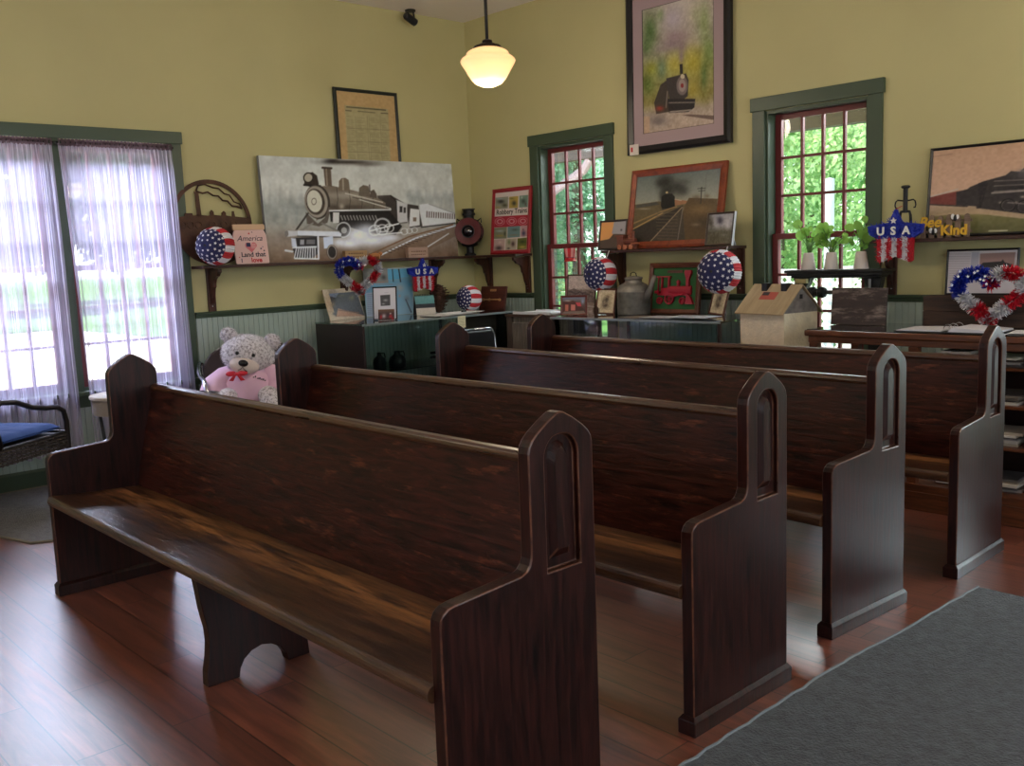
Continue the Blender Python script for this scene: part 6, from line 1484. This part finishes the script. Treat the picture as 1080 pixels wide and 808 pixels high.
# Bee Kind sign
t = thing('fence_sign', 'little picket fence sign with yellow letters Bee Kind on the right shelf', 'sign', (-2.435, YR - .165, SZ + .001), .02)
b = M()
for k in range(6):
    x = -.14 + k * .050; h_ = .125 + .006 * (k % 2); b.prism([(x, 0), (x + .032, 0), (x + .032, h_ - .018), (x + .026, h_ - .004), (x + .016, h_), (x + .006, h_ - .004), (x, h_ - .018)], 1, -.003, .003)
b.build('pickets', wood('grey_brown_pickets', (96, 78, 66), (140, 118, 102), .8), t)
b = M(); b.box(-.145, .152, .0031, .008, .025, .04); b.box(-.145, .152, .0031, .008, .085, .10); b.build('rails', MATS['grey_brown_pickets'], t)
YEL = mat('yellow_letter_paint', (214, 168, 46), .5)
text('lettering', 'Bee', .085, YEL, t, (-.085, -.006, .088), shear=.25, ext=.0035, bold=.002)
text('lettering', 'Kind', .080, YEL, t, (.055, -.006, .038), ext=.0035, bold=.003)
for x, z in ((.062, .108), (-.062, .034)):
    b = M(); b.ball((x, -.008, z), (.011, .005, .018), 12, 8); f_ = b.build('bee_body', BLACK, t, smooth=True)
    b = M(); b.ball((x - .014, -.008, z + .008), (.011, .003, .016), 12, 8); b.ball((x + .013, -.008, z + .006), (.009, .003, .014), 12, 8); b.build('bee_wings', WHITE, f_, smooth=True)

# ------------------------------------------------------------------ pendant lamp and camera
px, py = -4.76, 4.255
t = thing('pendant_lamp', 'lit cream schoolhouse pendant lamp on a black rod', 'pendant lamp', (px, py, ZC))
GLOBE = mat('glowing_opal_glass', (250, 226, 178), .25, emit=(255, 204, 136), es=.52)
q = .000872
prof = [(0, 735), (50, 730), (95, 712), (128, 680), (150, 645), (172, 608), (190, 580), (201, 560), (203, 550), (198, 538), (186, 526), (164, 512), (156, 502), (155, 492), (142, 480), (112, 466), (86, 457)]
ztop = -(ZC - 2.735)
M().lathe([(r_ * q, ztop - (v - 457) * q) for r_, v in prof][::1], 40).build('globe', GLOBE, t, smooth=True)
b = M(); b.lathe([(.05, 0), (.086, 0), (.09, .008), (.086, .016), (.062, .022), (.05, .03), (.034, .034), (.032, .05), (.02, .056), (0, .056)], 28, c=(0, 0, ztop - .004)); b.build('fitter', mat('dark_bronze', (44, 30, 26), .35, metal=.6), t)
b = M(); b.tube([(0, 0, ztop + .05), (0, 0, -.02)], .0105, 12); b.build('rod', BLACK, t)
b = M(); b.lathe([(0, -.03), (.03, -.028), (.06, -.012), (.065, 0)], 24); b.build('canopy', MATS['dark_bronze'], t)
lamp = bpy.data.objects['pendant_lamp']
def bulb(x, y):
    l = bpy.data.lights.new('pendant_bulb', 'POINT'); l.energy = LAMP; l.shadow_soft_size = .12; l.color = (1., .85, .64)
    o = bpy.data.objects.new('pendant_bulb', l); COL.objects.link(o); o.location = (x, y, 2.735 - .30)
    return o
bulb(px, py)
for x, y, lb in ((-1.3, 4.255, 'added cream schoolhouse pendant lamp above the oak counter, out of frame'), (-4.76, .3, 'added cream schoolhouse pendant lamp left of the camera, out of frame'), (-1.3, .3, 'added cream schoolhouse pendant lamp over the camera, out of frame')):
    o = copy_tree(lamp); o.location = (x, y, ZC); tag(o, lb, 'pendant lamp', 'schoolhouse pendant lamps'); bulb(x, y)  # unseen pendant copies added for warm fill light
lamp['group'] = 'schoolhouse pendant lamps'
t = thing('security_camera', 'small black security camera mounted where the left wall meets the ceiling', 'camera', (-6.74, 5.17, ZC), PI / 2)
b = M(); b.lathe([(0, -.012), (.045, -.012), (.045, 0)], 20); b.build('base_plate', BLACK, t)
b = M(); b.tube([(.03, 0, -.01), (.03, -.01, -.06), (.0, -.02, -.075)], .008, 8); b.build('bracket_arm', BLACK, t)
b = M(); T = Matrix.Translation((-.02, -.03, -.085)) @ Matrix.Rotation(.45, 4, 'Y') @ Matrix.Rotation(PI / 2, 4, 'Y'); b.lathe([(0, -.07), (.022, -.07), (.032, -.055), (.032, .05), (.026, .055), (0, .05)], 20, T=T); b.build('housing', BLACK, t, smooth=False)

# ------------------------------------------------------------------ outdoors
GR = mat('sunlit_gravel_drive', (206, 200, 192), .95, var=.1, vscale=3)
tag(M().box(-220, 60, -120, 160, -.45, -.30).build('ground', GR), 'pale sunlit drive outside the windows', 'ground', kind='structure')
LAWN = mat('lawn_grass', (84, 122, 54), .95, var=.3, vscale=1.2)
tag(M().box(-219, -30, -119, 159, -.2999, -.26).build('lawn', LAWN), 'strip of mown lawn beyond the drive', 'lawn', kind='structure')
tag(M().box(-29.9, 20, 9.6, 30, -.2999, -.27).build('lawn', LAWN), 'lawn behind the porch fence', 'lawn', kind='structure')
LV = [leafmat('bright_maple_leaves', (116, 164, 96), (214, 234, 176)), leafmat('cool_green_leaves', (120, 168, 138), (190, 224, 200))]
BARK = mat('grey_bark', (92, 80, 68), .9, bump=.5, bscale=12)
def tree_mesh(seed, R_, H_, n, mt, ls=1.):
    rg = random.Random(seed); root = thing('leafy_tree', 'x', 'tree')
    cl = [(Vector((rg.uniform(-.7, .7) * R_, rg.uniform(-.7, .7) * R_, H_ * rg.uniform(.12, .92))), R_ * rg.uniform(.35, .6)) for _ in range(16)]
    b = M()
    for k in range(n):
        c, r_ = rg.choice(cl); d = Vector((rg.gauss(0, 1), rg.gauss(0, 1), rg.gauss(0, 1))).normalized(); p = c + d * r_ * rg.uniform(.75, 1.05)
        if p.z < .1: continue
        u = (d + Vector((rg.uniform(-.9, .9), rg.uniform(-.9, .9), rg.uniform(-.9, .9)))).normalized(); e1 = u.orthogonal().normalized(); e2 = u.cross(e1); s_ = rg.uniform(.035, .06) * ls
        b.add([p - e1 * s_, p + e2 * s_ * .6, p + e1 * s_, p - e2 * s_ * .6], [(0, 1, 2, 3)])
    b.build('leaves', mt, root)
    M().tube([(0, 0, 0), (.05, .02, H_ * .4), (-.05, .04, H_ * .75)], [.16, .12, .05], 8).build('trunk', BARK, root)
    return root
LV.append(leafmat('shade_tinted_leaves', (44, 74, 62), (92, 126, 104)))  # leaves coloured dark and bluish, painting shade into the far trees
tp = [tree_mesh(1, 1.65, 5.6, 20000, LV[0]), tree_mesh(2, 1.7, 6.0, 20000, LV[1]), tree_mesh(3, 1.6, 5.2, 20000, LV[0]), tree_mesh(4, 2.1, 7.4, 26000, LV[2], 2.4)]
spots = [(-3.6, 12.6, 2, 'bright tree outside, at the right of the plant window view'), (-8.1, 12.9, 0, 'bright green tree outside, in the middle of the plant window view'), (-12.6, 13.4, 1, 'cool green tree outside, in the right half of the left red window'), (-17.1, 13.8, 2, 'bright green tree outside, in the left half of the left red window'),
         (-5.9, 17.4, 1, 'cool green tree further back behind the plant window'), (-10.4, 17.8, 2, 'bright tree further back between the two red window views'), (-14.9, 18.4, 0, 'bright tree further back behind the left red window'), (-19.5, 18.8, 1, 'cool green tree further back, left of the left red window view'),
         (-44, -.8, 3, 'shade-tinted tree far across the lawn, left of the wide window view'), (-44, 9.3, 3, 'shade-tinted tree across the lawn behind the left curtain'), (-44, 19.2, 3, 'shade-tinted tree across the lawn behind the right curtain'), (-44, 29.2, 3, 'shade-tinted tree across the lawn, right of the wide window view'), (-54, 5.2, 3, 'shade-tinted tree in the back row, left of the left curtain'), (-54, 17.6, 3, 'shade-tinted tree in the back row behind the curtain gap'), (-54, 30.0, 3, 'shade-tinted tree in the back row, right of the right curtain')]
used = set()
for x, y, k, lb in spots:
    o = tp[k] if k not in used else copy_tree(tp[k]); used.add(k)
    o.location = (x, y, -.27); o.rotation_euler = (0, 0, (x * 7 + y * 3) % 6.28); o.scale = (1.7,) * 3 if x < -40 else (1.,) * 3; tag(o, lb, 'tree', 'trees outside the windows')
# porch along the right wall: soffit beam, post with knee brace, lattice fence
PORCH = wood('porch_brown_paint', (56, 48, 44), (84, 72, 64), .7); PMAUVE = mat('porch_mauve_paint', (150, 132, 134), .7)
t = thing('porch_roof', 'brown porch eave seen through the tops of the red windows', 'porch', kind='structure')
M().add([(-14, YR + WT + .01, 3.25), (2.0, YR + WT + .01, 3.25), (2.0, 8.1, 2.78), (-14, 8.1, 2.78), (-14, YR + WT + .01, 3.33), (2.0, YR + WT + .01, 3.33), (2.0, 8.1, 2.86), (-14, 8.1, 2.86)], [(3, 2, 1, 0), (4, 5, 6, 7), (0, 1, 5, 4), (1, 2, 6, 5), (2, 3, 7, 6), (3, 0, 4, 7)]).build('roof_deck', PORCH, t)
M().box(-14, 2.0, 7.85, 7.99, 2.42, 2.80).build('eave_beam', PORCH, t)
t = thing('porch_post', 'mauve porch post with curved knee brace outside the left red window', 'porch post', (-8.30, 7.92, -.30), kind='structure')
M().box(-.07, .07, -.07, .07, 0, 2.815).build('post', PMAUVE, t)
b = M(); b.tube([(.07, 0, 2.10), (.30, 0, 2.30), (.51, 0, 2.43), (.74, 0, 2.52), (.95, 0, 2.61), (1.05, 0, 2.72)], .05, 8); b.build('knee_brace', PMAUVE, t)
t = thing('fence_post', 'plain grey pole outside the plant window', 'pole', (-5.02, 9.0, -.30), kind='structure')
M().lathe([(0, 0), (.05, 0), (.05, 2.35), (0, 2.36)], 12).build('pole', mat('pale_grey_pole', (180, 190, 196), .5), t)
t = thing('lattice_fence', 'white lattice fence low outside the plant window', 'fence', kind='structure')
b = M(); LX0, LX1, LY = -7.6, -3.6, 8.6
b.box(LX0, LX1, LY - .03, LY + .03, 1.09, 1.17); b.box(LX0, LX1, LY - .03, LY + .03, -.29, -.22)
for k in range(5): x = LX0 + k * (LX1 - LX0) / 4; b.box(x - .04, x + .04, LY - .035, LY + .035, -.3, 1.19)
b.build('fence_frame', WHITE, t)
b = M()
for s in (1, -1):
    k = LX0
    while k < LX1 - .05:
        x0, x1 = (k, k + 1.31) if s > 0 else (k + 1.31, k); z0, z1 = -.22, 1.09
        def cl(x0, z0, x1, z1):
            if x1 > LX1: f_ = (LX1 - x0) / (x1 - x0); return x0, z0, LX1, z0 + f_ * (z1 - z0)
            if x0 > LX1: f_ = (x0 - LX1) / (x0 - x1); return LX1, z0 + f_ * (z1 - z0), x1, z1
            return x0, z0, x1, z1
        a0, c0, a1, c1 = cl(x0, z0, x1, z1); yy = LY + .006 * s
        d_ = .016; b.add([(a0 - d_, yy, c0), (a0 + d_, yy, c0), (a1 + d_, yy, c1), (a1 - d_, yy, c1), (a0 - d_, yy + .006, c0), (a0 + d_, yy + .006, c0), (a1 + d_, yy + .006, c1), (a1 - d_, yy + .006, c1)], [(0, 1, 2, 3), (7, 6, 5, 4), (0, 4, 5, 1), (1, 5, 6, 2), (2, 6, 7, 3), (3, 7, 4, 0)])
        k += .09
b.build('lattice', WHITE, t)

# ------------------------------------------------------------------ light
wd = bpy.data.worlds.new('daylight'); SC.world = wd; wd.use_nodes = True; nt = wd.node_tree
bg = nt.nodes['Background']; N = nt.nodes.new
tc = N('ShaderNodeTexCoord'); sx = N('ShaderNodeSeparateXYZ'); nt.links.new(tc.outputs['Generated'], sx.inputs[0])
cr = N('ShaderNodeValToRGB'); cr.color_ramp.elements[0].position = .0; cr.color_ramp.elements[0].color = (.90, .95, 1.0, 1); cr.color_ramp.elements[1].position = .6; cr.color_ramp.elements[1].color = (.50, .68, 1.0, 1)
nt.links.new(sx.outputs[2], cr.inputs[0]); nt.links.new(cr.outputs[0], bg.inputs[0]); bg.inputs[1].default_value = SKY = 1.6
def sun(name, frm, strength, ang, c):
    l = bpy.data.lights.new(name, 'SUN'); l.energy = strength; l.angle = math.radians(ang); l.color = c
    o = bpy.data.objects.new(name, l); COL.objects.link(o); o.matrix_world = Vector(frm).to_track_quat('Z', 'Y').to_matrix().to_4x4(); return o
sun('sunlight', (-.25, -.35, 1.0), 8.0, 1.0, (1, .95, .86))
def area(name, loc, rot, sx_, sy_, power, c):
    l = bpy.data.lights.new(name, 'AREA'); l.shape = 'RECTANGLE'; l.size = sx_; l.size_y = sy_; l.energy = power; l.color = c
    o = bpy.data.objects.new(name, l); COL.objects.link(o); o.location = loc; o.rotation_euler = rot; return o
def portal(name, loc, rot, a, b_):
    o = area(name, loc, rot, a, b_, 1, (1, 1, 1)); o.data.cycles.is_portal = True; return o
# fill lamps added outside the rear windows; unseen panels outside those in front
DAY = (.86, .93, 1.0)
for (a, c), p in zip(((-2.2, -.6), (.6, 2.2), (3.2, 4.8)), REAR_X): area('daylight', (XB + WT + .05, (a + c) / 2, 1.6), (0, PI / 2, 0), 1.8, 1.6, p, DAY)
for (a, c), p in zip(((-5.6, -4.0), (-2.6, -1.0), (.4, 2.0)), REAR_Y): area('daylight', ((a + c) / 2, YB - WT - .05, 1.6), (-PI / 2, 0, 0), 1.6, 1.8, p, DAY)
def aim(o, tgt): o.rotation_euler = (Vector(o.location) - Vector(tgt)).to_track_quat('Z', 'Y').to_euler()
aim(area('fill_panel', (-9.2, 2.2, 4.4), (0, 0, 0), 4.5, 2.6, FILL_L, (.68, .76, 1.0)), (-6.8, 2.2, 1.5))  # added panel above the sight line, standing in for sky
for x, p in ((-5.55, 1.), (-3.35, 1.), (-.66, 1.3)): aim(area('fill_panel', (x - .1, 6.95, 2.74), (0, 0, 0), 2.0, 1.0, FILL_R * p, (.86, .94, 1.0)), (x, 5.9, 1.6))  # added panels hidden under the porch roof to brighten the interior
for a, c, z0, z1 in LW: portal('sky_portal', (XL - WT - .03, (a + c) / 2, (z0 + z1) / 2), (0, -PI / 2, 0), z1 - z0, c - a)
for a, c, z0, z1 in RW: portal('sky_portal', ((a + c) / 2, YR + WT + .03, (z0 + z1) / 2), (-PI / 2, 0, 0), c - a, z1 - z0)

aim(area('door_fill', (.75, 7.6, 1.45), (0, 0, 0), 1.6, 2.0, DOOR_L, (.80, .93, 1.0)), (-6.8, 3.6, 1.4))     # added lamp outside the door, aimed to brighten the left wall

# ------------------------------------------------------------------ camera
cam = bpy.data.cameras.new('camera'); co = bpy.data.objects.new('camera', cam); COL.objects.link(co)
cam.sensor_fit = 'HORIZONTAL'; cam.sensor_width = 36.; cam.lens = 36. * 1014.0 / 1080.; cam.clip_start = .05; cam.clip_end = 200
r_, u_, f_ = Vector((.67852, .733609, -.037791)), Vector((-.07204, .117651, .990439)), Vector((-.731041, .66931, -.132678))
mw = Matrix((( r_.x, u_.x, -f_.x, 0), (r_.y, u_.y, -f_.y, 0), (r_.z, u_.z, -f_.z, 1.4218), (0, 0, 0, 1)))
co.matrix_world = mw; SC.camera = co
SC.view_settings.view_transform = 'Standard'; SC.view_settings.look = 'None'; SC.view_settings.exposure = .75; SC.view_settings.gamma = 1.; SC.view_settings.use_curve_mapping = False
SC.cycles.use_denoising = True; SC.cycles.max_bounces = 8; SC.cycles.diffuse_bounces = 5; SC.cycles.transparent_max_bounces = 24; SC.cycles.sample_clamp_indirect = 6.; SC.cycles.caustics_reflective = False; SC.cycles.caustics_refractive = False
